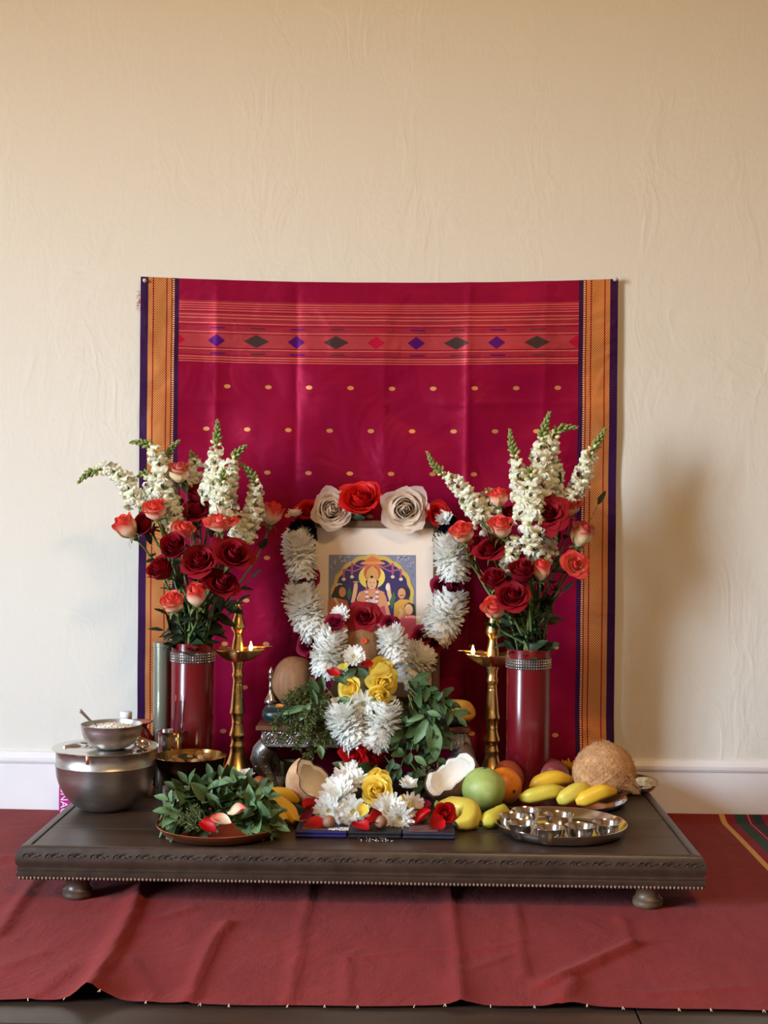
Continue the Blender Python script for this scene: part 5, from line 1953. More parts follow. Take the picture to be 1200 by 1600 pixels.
MB().box((cx_, BY + 0.003, cz_), (FX1 - FX0 - fw, 0.004, FZ1 - FZ0 - fw)).build('mount_board', MATB, pic, smooth=False)
gl, _g, _p = new_mat('picture_glass')
_tr = _g.nodes.new('ShaderNodeBsdfTransparent')
_gg = _g.nodes.new('ShaderNodeBsdfGlossy')
_gg.inputs['Roughness'].default_value = 0.0
_mx = _g.nodes.new('ShaderNodeMixShader')
_mx.inputs[0].default_value = 0.012
_g.links.new(_tr.outputs[0], _mx.inputs[1])
_g.links.new(_gg.outputs[0], _mx.inputs[2])
_g.links.new(_mx.outputs[0], _g.nodes['Material Output'].inputs['Surface'])
MB().add([V(FX0 + fw * .8, BY - 0.0035, FZ0 + fw * .8), V(FX1 - fw * .8, BY - 0.0035, FZ0 + fw * .8), V(FX1 - fw * .8, BY - 0.0035, FZ1 - fw * .8), V(FX0 + fw * .8, BY - 0.0035, FZ1 - fw * .8)],
         [(0, 1, 2, 3)]).build('glass', gl, pic, smooth=False)

# the print: flat colour shapes, drawn in units of 1/6.667 px of the photograph
prn = MB()
PCOL, PM = {}, []


def pcol(c):
    if c not in PCOL:
        PCOL[c] = len(PM)
        PM.append(M_('print_ink', c, rough=0.6))
    return PCOL[c]


layer = [0]


def poly(pts, c):
    layer[0] += 1
    y = BY + 0.0008 - 0.000013 * layer[0]
    vs = []
    for a, b in pts:
        p = W(490 + a / 6.667, 850 + b / 6.667, BY)
        vs.append(V(p.x, y, p.z))
    cx = sum((v.x for v in vs)) / len(vs)
    cz = sum((v.z for v in vs)) / len(vs)
    n = len(vs)
    prn.add([V(cx, y, cz)] + vs, [(0, i + 1, (i + 1) % n + 1) for i in range(n)], pcol(c))


def oval(cx, cy, rx, ry, c, n=22, a0=0.0, rot=0.0):
    q = []
    for i in range(n):
        a = 2 * pi * i / n
        x, y = rx * cos(a), ry * sin(a)
        q.append((cx + x * cos(rot) - y * sin(rot), cy + x * sin(rot) + y * cos(rot)))
    poly(q, c)


def band(pts, w, c):
    L, R_ = [], []
    for k in range(len(pts)):
        a, b = pts[max(0, k - 1)], pts[min(len(pts) - 1, k + 1)]
        dx, dy = b[0] - a[0], b[1] - a[1]
        q = sqrt(dx * dx + dy * dy) or 1
        nx_, ny_ = -dy / q * w / 2, dx / q * w / 2
        L.append((pts[k][0] + nx_, pts[k][1] + ny_))
        R_.append((pts[k][0] - nx_, pts[k][1] - ny_))
    layer[0] += 1
    y = BY + 0.0008 - 0.000013 * layer[0]
    vs = []
    for a, b in L + R_:
        p = W(490 + a / 6.667, 850 + b / 6.667, BY)
        vs.append(V(p.x, y, p.z))
    n = len(L)
    prn.add(vs, [(i, i + 1, n + i + 1, n + i) for i in range(n - 1)], pcol(c))


SKIN, SKIN2, ROBE, PINKC, GOLDC, INDIGO = (214, 150, 104), (236, 186, 142), (206, 120, 62), (196, 88, 112), (206, 176, 84), (52, 38, 96)
poly([(158, 112), (1066, 116), (1070, 1180), (150, 1180)], (126, 128, 150))
rn = random.Random(8)
for k in range(60):
    sd = -1 if k % 2 else 1
    x = 612 + sd * rn.uniform(240, 440)
    y = rn.uniform(122, 330) if abs(x - 612) > 350 else rn.uniform(122, 185)
    a = rn.uniform(0, 6)
    band([(x + 15 * cos(a + t) * (1 - t / 5), y + 15 * sin(a + t) * (1 - t / 5)) for t in (0, 1, 2, 3, 4)], 5, rn.choice([(206, 208, 220), (78, 80, 108), (172, 176, 196)]))
arch = []
for i in range(61):
    t = i / 60
    a = pi * (1 + t)
    k = 1 + 0.035 * abs(sin(9 * a))
    arch.append((612 + 425 * k * cos(a), 560 + 440 * k * sin(a) * 1.0))
arch += [(1040, 1180), (184, 1180)]
poly(arch, GOLDC)
inner = []
for i in range(61):
    t = i / 60
    a = pi * (1 + t)
    k = 1 + 0.045 * abs(sin(9 * a))
    inner.append((612 + 385 * k * cos(a), 565 + 400 * k * sin(a)))
inner += [(1000, 1180), (224, 1180)]
poly(inner, INDIGO)
oval(615, 205, 135, 14, (196, 120, 70))
poly([(520, 200), (545, 165), (600, 128), (625, 128), (690, 165), (718, 200)], (216, 116, 66))
poly([(510, 186), (722, 186), (748, 206), (488, 206)], (222, 158, 84))
for sd in (-1, 1):
    q = lambda x: 612 + sd * x
    band([(q(40), 215), (q(120), 240), (q(215), 205)], 13, PINKC)
    band([(q(60), 230), (q(190), 285), (q(298), 262)], 13, (176, 92, 140))
    for x, y0_, y1_ in ((212, 200, 320), (298, 262, 345)):
        band([(q(x), y0_), (q(x), y1_)], 22, (170, 74, 120))
        oval(q(x), y1_ + 22, 20, 17, (226, 206, 160))
oval(607, 345, 138, 122, (236, 214, 98))
for i in range(3):
    oval(612, 300, 92 - 4 * i, 96 - 6 * i, [(206, 110, 60), (226, 150, 80), (196, 92, 60)][i])
poly([(545, 330), (560, 270), (612, 225), (664, 270), (678, 330), (660, 370), (565, 370)], (214, 160, 90))
poly([(540, 380), (555, 455), (510, 470), (690, 470), (665, 455), (682, 380)], (38, 28, 30))
oval(608, 410, 50, 62, SKIN2)
oval(590, 402, 8, 4, (60, 36, 30)); oval(628, 402, 8, 4, (60, 36, 30))
oval(609, 440, 11, 5, (186, 84, 72)); band([(609, 400), (606, 422)], 4, (206, 146, 108))
poly([(575, 465), (645, 465), (735, 500), (765, 640), (752, 1000), (470, 1000), (450, 640), (480, 500)], SKIN)
poly([(480, 500), (450, 560), (455, 640), (500, 640)], SKIN2)
for sd in (-1, 1):                              # raised and lowered arms
    q = lambda x: 608 + sd * x
    band([(q(140), 640), (q(200), 600), (q(180), 520), (q(168), 440)], 42, SKIN2)
    oval(q(168), 430, 20, 26, SKIN2)
    band([(q(120), 540), (q(150), 660), (q(180), 780)], 44, SKIN)
    band([(q(52), 460), (q(55), 600), (q(30), 720)], 34, PINKC)
    for k in range(5):
        oval(q(54 - k * 2), 500 + 48 * k, 19, 15, (230, 216, 206))
oval(440, 395, 32, 8, GOLDC)
oval(772, 452, 22, 36, (236, 228, 220))
poly([(520, 700), (700, 690), (752, 860), (745, 1180), (470, 1180), (480, 860)], (200, 92, 110))
poly([(585, 560), (640, 560), (650, 760), (580, 760)], (206, 200, 208))
poly([(690, 660), (740, 640), (770, 820), (720, 840)], (190, 70, 96))
# leaves and the attendants
for pts in ([(375, 440), (400, 520), (370, 590), (345, 520)], [(835, 490), (858, 560), (815, 680), (790, 600)], [(840, 760), (905, 700), (890, 800), (800, 830)]):
    poly(pts, (62, 106, 66))
poly([(225, 450), (250, 415), (320, 440), (340, 560), (215, 600), (185, 540)], (52, 34, 32))
oval(300, 500, 36, 52, SKIN)
band([(232, 440), (262, 415), (298, 420)], 12, (222, 214, 206))
poly([(150, 600), (240, 560), (350, 590), (380, 700), (390, 1180), (150, 1180)], (196, 116, 76))
band([(215, 560), (262, 640), (330, 650)], 26, (226, 196, 168))
poly([(872, 470), (900, 445), (975, 460), (1000, 540), (960, 560), (880, 530)], (44, 30, 30))
oval(918, 515, 40, 56, SKIN)
band([(896, 535), (940, 533)], 8, (40, 26, 26))
poly([(840, 620), (900, 575), (990, 580), (1050, 640), (1050, 1180), (815, 1180)], (222, 164, 72))
poly([(945, 640), (990, 608), (1050, 630), (1062, 740), (1000, 760), (950, 700)], (48, 32, 32))
oval(992, 680, 42, 56, SKIN2, rot=-0.2)
poly([(890, 790), (960, 735), (1040, 740), (1068, 820), (1068, 1180), (880, 1180)], (216, 96, 130))
band([(880, 800), (920, 700), (890, 680)], 34, SKIN2)
oval(606, 342, 25, 22, (222, 176, 90)); oval(606, 342, 15, 14, (30, 12, 14))
oval(600, 562, 17, 13, (110, 20, 24))
ppo = prn.build('print', PM, pic, smooth=False)
tag(ppo, 'coloured print of a haloed crowned figure under a scalloped arch with attendants')

# ------------------------------------------------------------------ coconut on a pot in front of the picture
jy = -0.172
js = S(jy)
jx = W(568, 1010, jy).x
jr = 40 / js
jz = W(568, 1014, jy).z
POTM = M_metal('dull_silver_pot', (150, 142, 132), 0.35)
zt = jz - jr * 0.62
root = thing('metal_pot', 'round metal pot under the coconut, hidden by garlands and leaves', 'pot', (jx, jy, CTOP))
pr = [(0, CTOP + 0.0006), (0.022, CTOP + 0.0006), (0.036, CTOP + 0.012), (0.043, CTOP + 0.034), (0.036, CTOP + 0.058), (0.026, zt - 0.014), (0.034, zt), (0.031, zt), (0.022, zt - 0.014), (0.02, zt - 0.02), (0, zt - 0.02)]
MB().lathe(pr, 32, 0, (jx, jy, 0)).build('pot_body', POTM, root)
root = thing('coconut', 'brown coconut with an orange dot, wearing a red rose, in front of the picture', 'coconut', (jx, jy, zt))
cc_shell = MB().lathe([(0, jz - jr), (jr * .5, jz - jr * .86), (jr * .86, jz - jr * .5), (jr, jz - jr * 0.05), (jr * .93, jz + jr * .38), (jr * .74, jz + jr * .72), (jr * .5, jz + jr * 0.95), (jr * .25, jz + jr * 1.06), (0, jz + jr * 1.1)], 32, 0, (jx, jy, 0)).build('shell', COCO_S, root)
KUM = M_('orange_kumkum', (214, 84, 34), (186, 44, 26), rough=0.8, scale=500)
kd = V(0.02, -0.9, 0.28).normalized()
kp_ = W(569.5, 1001.5, jy - jr * 0.94)
MB().lathe([(0.0068, -0.0024), (0.0062, 0.0012), (0.0040, 0.0010), (0.0028, -0.0002), (0, -0.0004)], 16, 0, kp_, frame(kd).to_3x3()).build('kumkum_dot', KUM, root)
rose('red rose on top of the coconut before the picture', 'full', RED_P, W(569, 965, jy - 0.02), dvec(-0.02, 0.5, 0.9), 50 / js, calyx=False)
mum('small white chrysanthemum left of the red rose on the coconut', W(535, 963, jy - 0.02), dvec(-0.5, 0.4, 0.8), 19 / js, 'side')


# ------------------------------------------------------------------ garlands
def garland(label, origin, parts):
    root = thing('flower_garland', label, 'garland', origin)
    rnd = random.Random(len(label))
    thread = []
    for q in parts:
        if q[0] == 'mum':
            _, path, y, rp, n = q
            pts = bez([W(a, b, y) for a, b in path], n)
            s = S(y)
            for k, p in enumerate(pts):
                t = (pts[min(k + 1, n - 1)] - pts[max(k - 1, 0)]).normalized()
                f = k / (n - 1)
                sg = -1 if f < 0.5 else 1              # the end flowers turn outward
                d = t * sg + V(rnd.uniform(-.22, .22), -0.22 + rnd.uniform(-.15, .15), rnd.uniform(-.2, .2))
                r = rp / s * (0.90 + 0.14 * sin(pi * f)) * rnd.uniform(0.95, 1.06)
                lib = MUM_SIDE if k in (0, n - 1) else RINGS
                o = ob('chrysanthemum', lib[rnd.randrange(3)], root, MT(p + V(rnd.uniform(-.003, .003), rnd.uniform(-.006, .002), 0), frame(d) @ Matrix.Rotation(rnd.uniform(0, 6), 4, 'Z'), r))
                tag(o, kind='stuff')
            thread += pts
        elif q[0] == 'rose':
            _, px, py, y, wpx, kind, mt, d = q
            p = W(px, py, y)
            R, H, n, op = ROSE_KIND[kind]
            s = wpx / S(y) / 2 / (R * (1 + op * 0.32))
            dd = dvec(*d)
            bot = p - dd * (H * s * 0.5)
            core = ob('rose', CALYX, root, MT(bot, frame(dd), s))
            M = MT(bot, frame(dd) @ Matrix.Rotation(rnd.uniform(0, 6), 4, 'Z'), s)
            for me in petal_meshes(kind, mt):
                ob('petal', me, core, M)
            thread.append(p)
        elif q[0] == 'navy':
            _, path, y, rp = q
            m = MB()
            pts = bez([W(a, b, y) for a, b in path], 9)
            for p in pts:
                for k in range(16):
                    a = rnd.uniform(0, 2 * pi)
                    dr = V(cos(a), -abs(sin(a)) * 0.9 - 0.1, sin(a * 1.7)).normalized()
                    L = rp / S(y) * rnd.uniform(0.75, 1.05)
                    sd = dr.cross(V(0, 1, 0.3)).normalized() * 0.0035
                    m.add([p - sd, p + sd, p + dr * L * 0.6 + sd * 1.7, p + dr * L + V(0, -.002, 0), p + dr * L * 0.6 - sd * 1.7], [(0, 1, 2, 3, 4)])
            tag(m.build('navy_ribbon', NAVY_P, root), 'dark navy ribbon loops', kind='stuff')
            thread += pts
    THR = bpy.data.materials['cream_thread']
    MB().tube(thread, 0.0008, 4).build('string', THR, root)
    return root


GY = FY - 0.042
garland('long white and maroon garland hanging from the left corner of the picture frame', W(470, 822, GY), [
    ('navy', [(458, 828), (468, 820), (480, 824), (487, 836)], GY + 0.012, 17),
    ('mum', [(467, 842), (468, 858), (470, 876), (471, 890)], GY, 27, 9),
    ('rose', 464, 906, GY + 0.01, 30, 'open', MAROON_P, (-0.4, 0.1, 0.9)), ('rose', 485, 904, GY, 30, 'open', MAROON_P, (0.4, 0.1, 0.9)),
    ('mum', [(472, 926), (476, 945), (483, 966), (492, 984)], GY - 0.004, 30, 10),
    ('rose', 480, 1010, GY, 34, 'open', MAROON_P, (-0.3, 0.0, 0.9)), ('rose', 492, 1028, GY, 30, 'open', MAROON_P, (0.1, -0.3, 0.9))])
garland('long white and maroon garland hanging from the right corner of the picture frame', W(694, 824, GY), [
    ('navy', [(704, 812), (697, 820), (690, 832), (684, 838)], GY + 0.012, 13),
    ('mum', [(701, 848), (704, 866), (706, 880), (708, 893)], GY, 28, 9),
    ('rose', 689, 916, GY - 0.006, 33, 'open', MAROON_P, (-0.2, 0.1, 0.9)), ('rose', 713, 919, GY, 30, 'open', MAROON_P, (0.4, 0.1, 0.8)),
    ('mum', [(703, 940), (698, 955), (691, 970), (685, 986)], GY - 0.004, 31, 10),
    ('rose', 658, 994, GY - 0.012, 34, 'open', MAROON_P, (-0.2, 0.3, 0.9)), ('rose', 676, 1003, GY - 0.004, 34, 'open', MAROON_P, (0.3, 0.0, 0.9)),
    ('mum', [(654, 1026), (646, 1038), (638, 1052)], GY - 0.03, 30, 7)])
HY = jy - 0.055
garland('short white and red garland around the coconut, ending low in a red rose', W(520, 975, HY), [
    ('rose', 610, 975, HY + 0.02, 30, 'open', MAROON_P, (0.2, 0.4, 0.8)),
    ('mum', [(611, 994), (615, 1006), (620, 1022)], HY, 26, 6),
    ('mum', [(600, 1112), (599, 1124), (595, 1138), (588, 1152)], HY - 0.05, 31, 9),
    ('rose', 582, 1181, HY - 0.045, 40, 'full', SCARLET_P, (0.4, -0.3, 0.8)),
    ('rose', 554, 1180, HY - 0.055, 46, 'full', SCARLET_P, (-0.3, -0.4, 0.8)),
    ('mum', [(553, 1150), (546, 1138), (540, 1126), (536, 1112)], HY - 0.05, 30, 9),
    ('rose', 504, 1066, HY, 30, 'open', MAROON_P, (-0.3, -0.3, 0.8)),
    ('mum', [(513, 1044), (511, 1030), (513, 1014), (517, 996)], HY, 27, 9),
    ('rose', 523, 973, HY + 0.01, 32, 'open', MAROON_P, (-0.1, 0.6, 0.7))])

# roses lying along the top of the frame
FT = FY - 0.012
for lab, kind, mt, px, py, w, d in (
        ('pale cream rose on the top edge of the picture, left of the orange rose', 'ragged', WHITE_P, 517, 796, 60, (0.25, 0.1, 0.9)),
        ('orange red rose in the middle of the picture frame top', 'ragged', ORANGE_P, 563, 781, 62, (0.0, 0.6, 0.7)),
        ('large white rose with ragged petals on the picture frame, right of the orange rose', 'ragged', WHITE_P, 633, 795, 70, (0.05, -0.1, 1)),
        ('small scarlet rose at the left end of the picture frame top', 'open', SCARLET_P, 480, 799, 40, (-0.2, 0.4, 0.7)),
        ('small scarlet rose at the right end of the picture frame top', 'open', SCARLET_P, 684, 803, 40, (0.2, 0.3, 0.8))):
    rose(lab, kind, mt, W(px, py, FT - 0.012), dvec(*d), w / S(FT), calyx=False)
for lab, px, py, d, k in (('few white petals sticking up above the left navy ribbon', 462, 808, (-0.1, 1, 0.3), 1), ('white flower above the right navy ribbon', 694, 815, (-0.1, 0.5, 0.7), 2)):
    mum(lab, W(px, py, FT - 0.02), dvec(*d), (12 + 3 * k) / S(FT), 'brush', centre=False, var=k)
o = ob('dark_leaf', LEAVES_D[1], None, MT(W(549, 806, FT - 0.006), xframe((0.9, -0.3, -0.1), (0, -1, 0.4)), 0.035))
tag(o, 'dark green leaf under the orange rose on the picture frame', 'leaf')


# ------------------------------------------------------------------ greenery round the pot
def herb(label, path, n, group, seed, lw=0.0054):
    """A feathery sprig: branchlets set with tiny leaves."""
    rnd = random.Random(seed)
    pts = bez(path, 18)
    root = thing('herb_sprig', label, 'leaves', pts[0], group)
    MB().tube(pts, [0.0011 - 0.0006 * k / 17 for k in range(18)], 5).build('stem', STEM_G, root)
    m = MB()
    for k in range(n):
        t = 0.12 + 0.88 * rnd.random()
        i = min(16, int(t * 17))
        ax = (pts[i + 1] - pts[i]).normalized()
        a = rnd.uniform(0, 2 * pi)
        F = frame(ax).to_3x3()
        dr = (ax * 0.7 + F @ V(cos(a), sin(a), 0)).normalized()
        b = pts[i]
        L = rnd.uniform(0.008, 0.021) * (1.15 - 0.5 * t)
        m.tube([b, b + dr * L], [0.0005, 0.0003], 3, caps=False)
        for j in range(6):
            p = b + dr * L * (0.3 + 0.14 * j)
            q = (dr + V(rnd.uniform(-1, 1), rnd.uniform(-1, 1), rnd.uniform(-1, 1)) * 0.9).normalized()
            w = q.cross(V(rnd.uniform(-1, 1), rnd.uniform(-1, 1), 1)).normalized() * lw * 0.28
            e = lw * rnd.uniform(0.8, 1.4)
            m.add([p, p + q * e * 0.5 + w, p + q * e, p + q * e * 0.5 - w], [(0, 1, 2, 3)])
    tag(m.build('leaflets', LEAF_H, root), kind='stuff')
    return root


hy = -0.255
hpaths = [[(520, 1082), (480, 1092), (440, 1098)], [(520, 1085), (470, 1104), (428, 1122)], [(515, 1088), (462, 1118), (424, 1138)], [(515, 1092), (470, 1128), (436, 1158)],
          [(512, 1095), (480, 1140), (462, 1172)], [(515, 1100), (497, 1150), (480, 1184)], [(520, 1100), (508, 1140), (502, 1172)], [(510, 1085), (470, 1094), (450, 1112)],
          [(515, 1090), (478, 1115), (452, 1140)], [(520, 1095), (490, 1120), (476, 1150)], [(524, 1096), (514, 1126), (518, 1160)], [(500, 1075), (470, 1080), (448, 1090)], [(506, 1100), (486, 1126), (494, 1164)], [(516, 1080), (496, 1098), (470, 1122)]]
for k, pth in enumerate(hpaths):
    y = hy - 0.006 * (k % 5)
    herb('feathery green herb sprig spilling left over the silver stool', [W(a, b, y - 0.012 * j) for j, (a, b) in enumerate(pth)], 115, 'feathery herb sprigs on the stool', 60 + k)
for k, (a, b) in enumerate((((486, 1098), (462, 1132)), ((492, 1100), (508, 1128)), ((478, 1104), (440, 1116)), ((488, 1078), (497, 1108)), ((482, 1112), (488, 1140)), ((512, 1094), (488, 1102)), ((530, 1090), (555, 1098)))):
    p, q = W(a[0], a[1], hy - 0.035), W(b[0], b[1], hy - 0.045)
    L = (q - p).length
    o = ob('narrow_leaf', [LEAVES_M, LEAVES_B][k % 2][k % 3], None, MT(p, xframe(q - p, (0.2, -1, 0.4)), (L, L * 0.55, L)))
    tag(o, 'long narrow green leaf lying on the feathery herbs', 'leaf', 'narrow leaves on the feathery herbs')
for lab, p, d, s_, lib in (
        ('broad dark green leaf standing against the brown coconut', W(494, 1090, hy - 0.03), (-0.25, -0.15, 1), 0.050, LEAVES_B[0]),
        ('broad green leaf folded behind the first, between coconut and garland', W(500, 1084, hy - 0.02), (0.1, -0.1, 1), 0.045, LEAVES_B[3]),
        ('small bright green leaf hanging before the stool, above the left half coconut', W(499, 1165, hy - 0.055), (0.25, -0.3, -0.9), 0.032, LEAVES_M[1]),
        ('grey green leaf under the white flower left of the yellow roses', W(524, 1056, HY - 0.03), (0.5, -0.6, -0.2), 0.040, LEAVES_B[1])):
    tag(ob('broad_leaf', lib, None, MT(p, xframe(d, (0.2, -1, 0.3)), s_)), lab, 'leaf')
ZED = M_('orange_petal_bit', (216, 140, 40), rough=0.6)
o = loose_petal('orange petal lying on the feathery herbs', ZED, W(437, 1104, hy - 0.03), (0.1, -0.6, 0.8), 0.018, 3)

bl = 'leafy basil stem hanging over the right half of the silver stool'
bpaths = [[(634, 1066), (664, 1080), (704, 1098)], [(636, 1072), (668, 1096), (718, 1110)], [(640, 1080), (668, 1118), (688, 1150)], [(638, 1085), (650, 1130), (642, 1176)],
          [(642, 1090), (662, 1150), (664, 1208)], [(640, 1098), (640, 1150), (626, 1200)], [(648, 1090), (684, 1130), (698, 1156)], [(652, 1084), (690, 1100), (716, 1122)],
          [(642, 1100), (668, 1170), (674, 1226)], [(632, 1062), (655, 1066), (682, 1086)], [(628, 1096), (628, 1140), (614, 1186)], [(655, 1110), (680, 1160), (684, 1200)],
          [(600, 1180), (618, 1205), (640, 1225)], [(560, 1196), (540, 1206), (530, 1218)], [(590, 1195), (575, 1206), (560, 1214)], [(640, 1190), (655, 1214), (650, 1238)]]
for k, pth in enumerate(bpaths):
    y = -0.262 - 0.008 * (k % 4)
    sprig('basil_stem', bl, [W(a, b, y - 0.012 * j) for j, (a, b) in enumerate(pth)], 9, LEAVES_B, 0.034, 'leaves', 'basil stems on the right of the stool', seed=300 + k, spread=0.9, up=(0.1, -1, 0.5))
for lab, a, b, w in (('largest smooth green leaf hanging at the right of the stool', (673, 1128), (684, 1192), 0.8), ('second broad green leaf, left of the largest one on the stool', (668, 1124), (646, 1166), 0.7),
                     ('round green leaf above the dark berries on the stool', (648, 1182), (668, 1196), 0.9), ('light green leaf pointing left above the largest leaf', (662, 1118), (634, 1128), 0.6),
                     ('pale green leaf pointing right over the basil', (668, 1112), (690, 1118), 0.8)):
    p, q = W(a[0], a[1], -0.315), W(b[0], b[1], -0.325)
    L = (q - p).length
    tag(ob('broad_leaf', LEAVES_M[0], None, MT(p, xframe(q - p, (0.15, -1, 0.35)), (L, L * w, L))), lab, 'leaf')
SEED = M_('basil_seed_head', (106, 104, 62), (74, 70, 44), rough=0.8, scale=300)
sd = MB()
rn = random.Random(12)
cS = W(664, 1208, -0.31)
for k in range(70):
    p = cS + V(rn.gauss(0, 0.011), rn.gauss(0, 0.006), rn.gauss(0, 0.012))
    sd.ball(p, rn.uniform(0.0016, 0.0026), 6, 4)
sd.tube([cS + V(-0.01, 0.01, 0.03), cS, cS + V(0.008, 0, -0.02)], 0.001, 5)
tag(sd.build('seed_head', SEED), 'dark seed head of basil hanging over the right half coconut', 'seeds', kind='stuff')
# banana on the cushion's right end
root = thing('banana', 'ripe banana lying on the right end of the teal cushion', 'fruit', (W(720, 1112, -0.2).x, -0.2, CTOP - 0.012))
banana_parts(root, [W(680, 1108, -0.13), W(702, 1105, -0.15), W(727, 1108, -0.185), W(729, 1117, -0.215), W(712, 1119, -0.235)], 0.0185, M_('ripe_brown_banana', (222, 170, 74), (206, 150, 60), rough=0.5, scale=20), stem=0.008, tipl=0.005)


# ------------------------------------------------------------------ yellow roses and daisies below the coconut
def callas(lab, px, py, y, d, w, kind='open'):
    return rose(lab, kind, YELLOW_P, W(px, py, y), dvec(*d), w / S(y), calyx=False)


YY = HY - 0.035
callas('topmost yellow rose below the coconut', 596, 1044, YY, (0.1, 0.7, 0.7), 40)
callas('largest yellow rose, in the middle of the yellow ones below the coconut', 598, 1066, YY - 0.012, (0.3, -0.2, 0.9), 46, 'full')
callas('yellow rose at the left end of the yellow ones below the coconut', 548, 1077, YY - 0.008, (-0.5, 0.1, 0.8), 44, 'open')
callas('lowest yellow rose below the coconut', 592, 1084, YY - 0.02, (0.1, -0.5, 0.8), 38, 'cup')
for lab, px, py, d, r, st in (('white daisy right below the coconut, above the left yellow rose', 553, 1028, (0.0, 0.5, 0.8), 20, 'side'),
                              ('white daisy with a greenish centre under the yellow roses', 568, 1098, (0.0, -0.2, 1), 24, 'flat')):
    mum(lab, W(px, py, YY - 0.02), dvec(*d), r / S(YY), st, centre=True)
loose_petal('yellow petal tip left of the white daisy below the coconut', YELLOW_P, W(537, 1042, YY - 0.01), (-0.2, -0.8, 0.6), 0.024, 7)
loose_petal('dark red petal lying on the left white garland', SCARLET_P, W(520, 1052, HY - 0.045), (0.3, -0.9, 0.3), 0.028, 8)
loose_petal('dark red petal left of the topmost yellow rose', SCARLET_P, W(573, 1038, YY - 0.02), (0.1, -0.8, 0.5), 0.026, 9)
for k, (a, b) in enumerate((((560, 1045), (575, 1058)), ((556, 1046), (540, 1056)), ((566, 1112), (586, 1120)), ((572, 1104), (556, 1122)), ((548, 1090), (530, 1098)), ((606, 1096), (622, 1106)))):
    p, q = W(a[0], a[1], YY - 0.012), W(b[0], b[1], YY - 0.022)
    L = (q - p).length * 1.3
    tag(ob('green_leaf', LEAVES_B[k % 4], None, MT(p, xframe(q - p, (0.1, -1, 0.4)), L)), 'small green leaf among the yellow roses and white garland', 'leaf', 'small leaves among the yellow roses')

# ------------------------------------------------------------------ half coconuts
HUSK = M_('pale_coconut_husk', (206, 162, 122), (178, 132, 94), rough=0.85, scale=50, bmp=0.7, bscale=160, bdist=0.002)
HUSK2 = M_('brown_coconut_husk', (124, 88, 54), (100, 68, 42), rough=0.8, scale=50, bmp=0.6, bscale=160, bdist=0.002)
FLESH = M_('coconut_flesh', (240, 234, 224), (228, 216, 200), rough=0.5, scale=30, sub=0.1)
EDGE = M_('dark_shell_edge', (58, 42, 30), (84, 62, 44), rough=0.8, scale=100)


def half_coconut(label, c, d, r, mat, seed):
    R = frame(d).to_3x3()
    rnd = random.Random(seed)
    ph = [rnd.uniform(0, 6) for _ in range(5)]
    jag = lambda a: 0.08 * sin(3 * a + ph[0]) + 0.045 * sin(7 * a + ph[1]) + 0.03 * sin(13 * a + ph[2])
    low = min((R @ V(cos(a) * sin(t), sin(a) * sin(t), -cos(t))).z for a in [k * 0.3 for k in range(21)] for t in (0, .4, .8, 1.2, 1.5))
    c = V(c.x, c.y, TOP + 0.001 - low * r)
    root = thing('half_coconut', label, 'coconut', (c.x, c.y, TOP))

    def sph(rad, t0, t1, lip=0.0):
        def fn(u, v):
            a = 2 * pi * u
            t = lerp(t0, t1 + jag(a), v)
            return c + R @ V(rad * sin(t) * cos(a), rad * sin(t) * sin(a), -rad * cos(t))
        return fn
    te = pi * 0.53
    MB().grid(sph(r, 0.001, te), 48, 16, wrap=True).build('husk', mat, root)
    e = MB()
    e.grid(lambda u, v: sph(r - 0.0035 * v, te, te)(u, 1.0), 48, 1, wrap=True)
    e.build('shell_edge', EDGE, root)
    fl = MB().grid(sph(r - 0.0035, te - 0.35, te - 0.02), 48, 4, wrap=True)
    fl.grid(lambda u, v: sph(r - 0.0035 - 0.011 * v, te, te - 0.02)(u, 1.0), 48, 3, wrap=True)
    fl.grid(lambda u, v: sph(r - 0.0145, 0.001, te - 0.02)(u, 1 - v), 48, 14, wrap=True)
    fl.build('flesh', FLESH, root)
    return root, c


hb = W(489, 1214, -0.42)
root, cL = half_coconut('pale half coconut standing open to the right, at the left of the front flowers', hb, dvec(0.74, 0.58, 0.30), 43 / S(-0.42), HUSK, 4)
fb = MB()
for k in range(10):
    a = cL + V(-0.045, -0.01, -0.03) + V(rn.uniform(-.003, .003), rn.uniform(-.003, .003), rn.uniform(-.003, .003))
    fb.tube([a, a + V(-0.010, -0.004, -0.006), a + V(-0.024, -0.006, -0.009)], [0.0005, 0.0004, 0.0002], 4)
tag(fb.build('fibre', FIB, root), kind='stuff')
half_coconut('brown half coconut showing its white flesh, behind the green guava', W(705, 1222, -0.36), dvec(-0.52, 0.80, 0.34), 46 / S(-0.36), HUSK2, 9)
# small bowls under the stool
for lab, px, py, r, hgt, mt in (('small pale blue bowl under the left leg of the stool', 433, 1208, 0.019, 0.022, M_('pale_blue_ceramic', (146, 152, 176), rough=0.35)),
                                ('dark olive jar standing under the silver stool', 452, 1190, 0.020, 0.050, M_('olive_jar', (92, 86, 48), (70, 66, 38), rough=0.5, scale=12))):
    y = -0.205 if 'bowl' in lab else -0.15
    x = W(px, py, y).x
    root = thing('small_bowl' if 'bowl' in lab else 'jar', lab, 'bowl' if 'bowl' in lab else 'jar', (x, y, TOP))
    pr = [(0, TOP + 0.0006), (r * 0.6, TOP + 0.0006), (r * .85, TOP + hgt * .3), (r, TOP + hgt - 0.0006), (r * 0.96, TOP + hgt), (r * .88, TOP + hgt * .9), (r * .6, TOP + hgt * .3), (0, TOP + hgt * .2)]
    MB().lathe(pr, 28, 0, (x, y, 0)).build('bowl_body' if 'bowl' in lab else 'jar_body', mt, root)

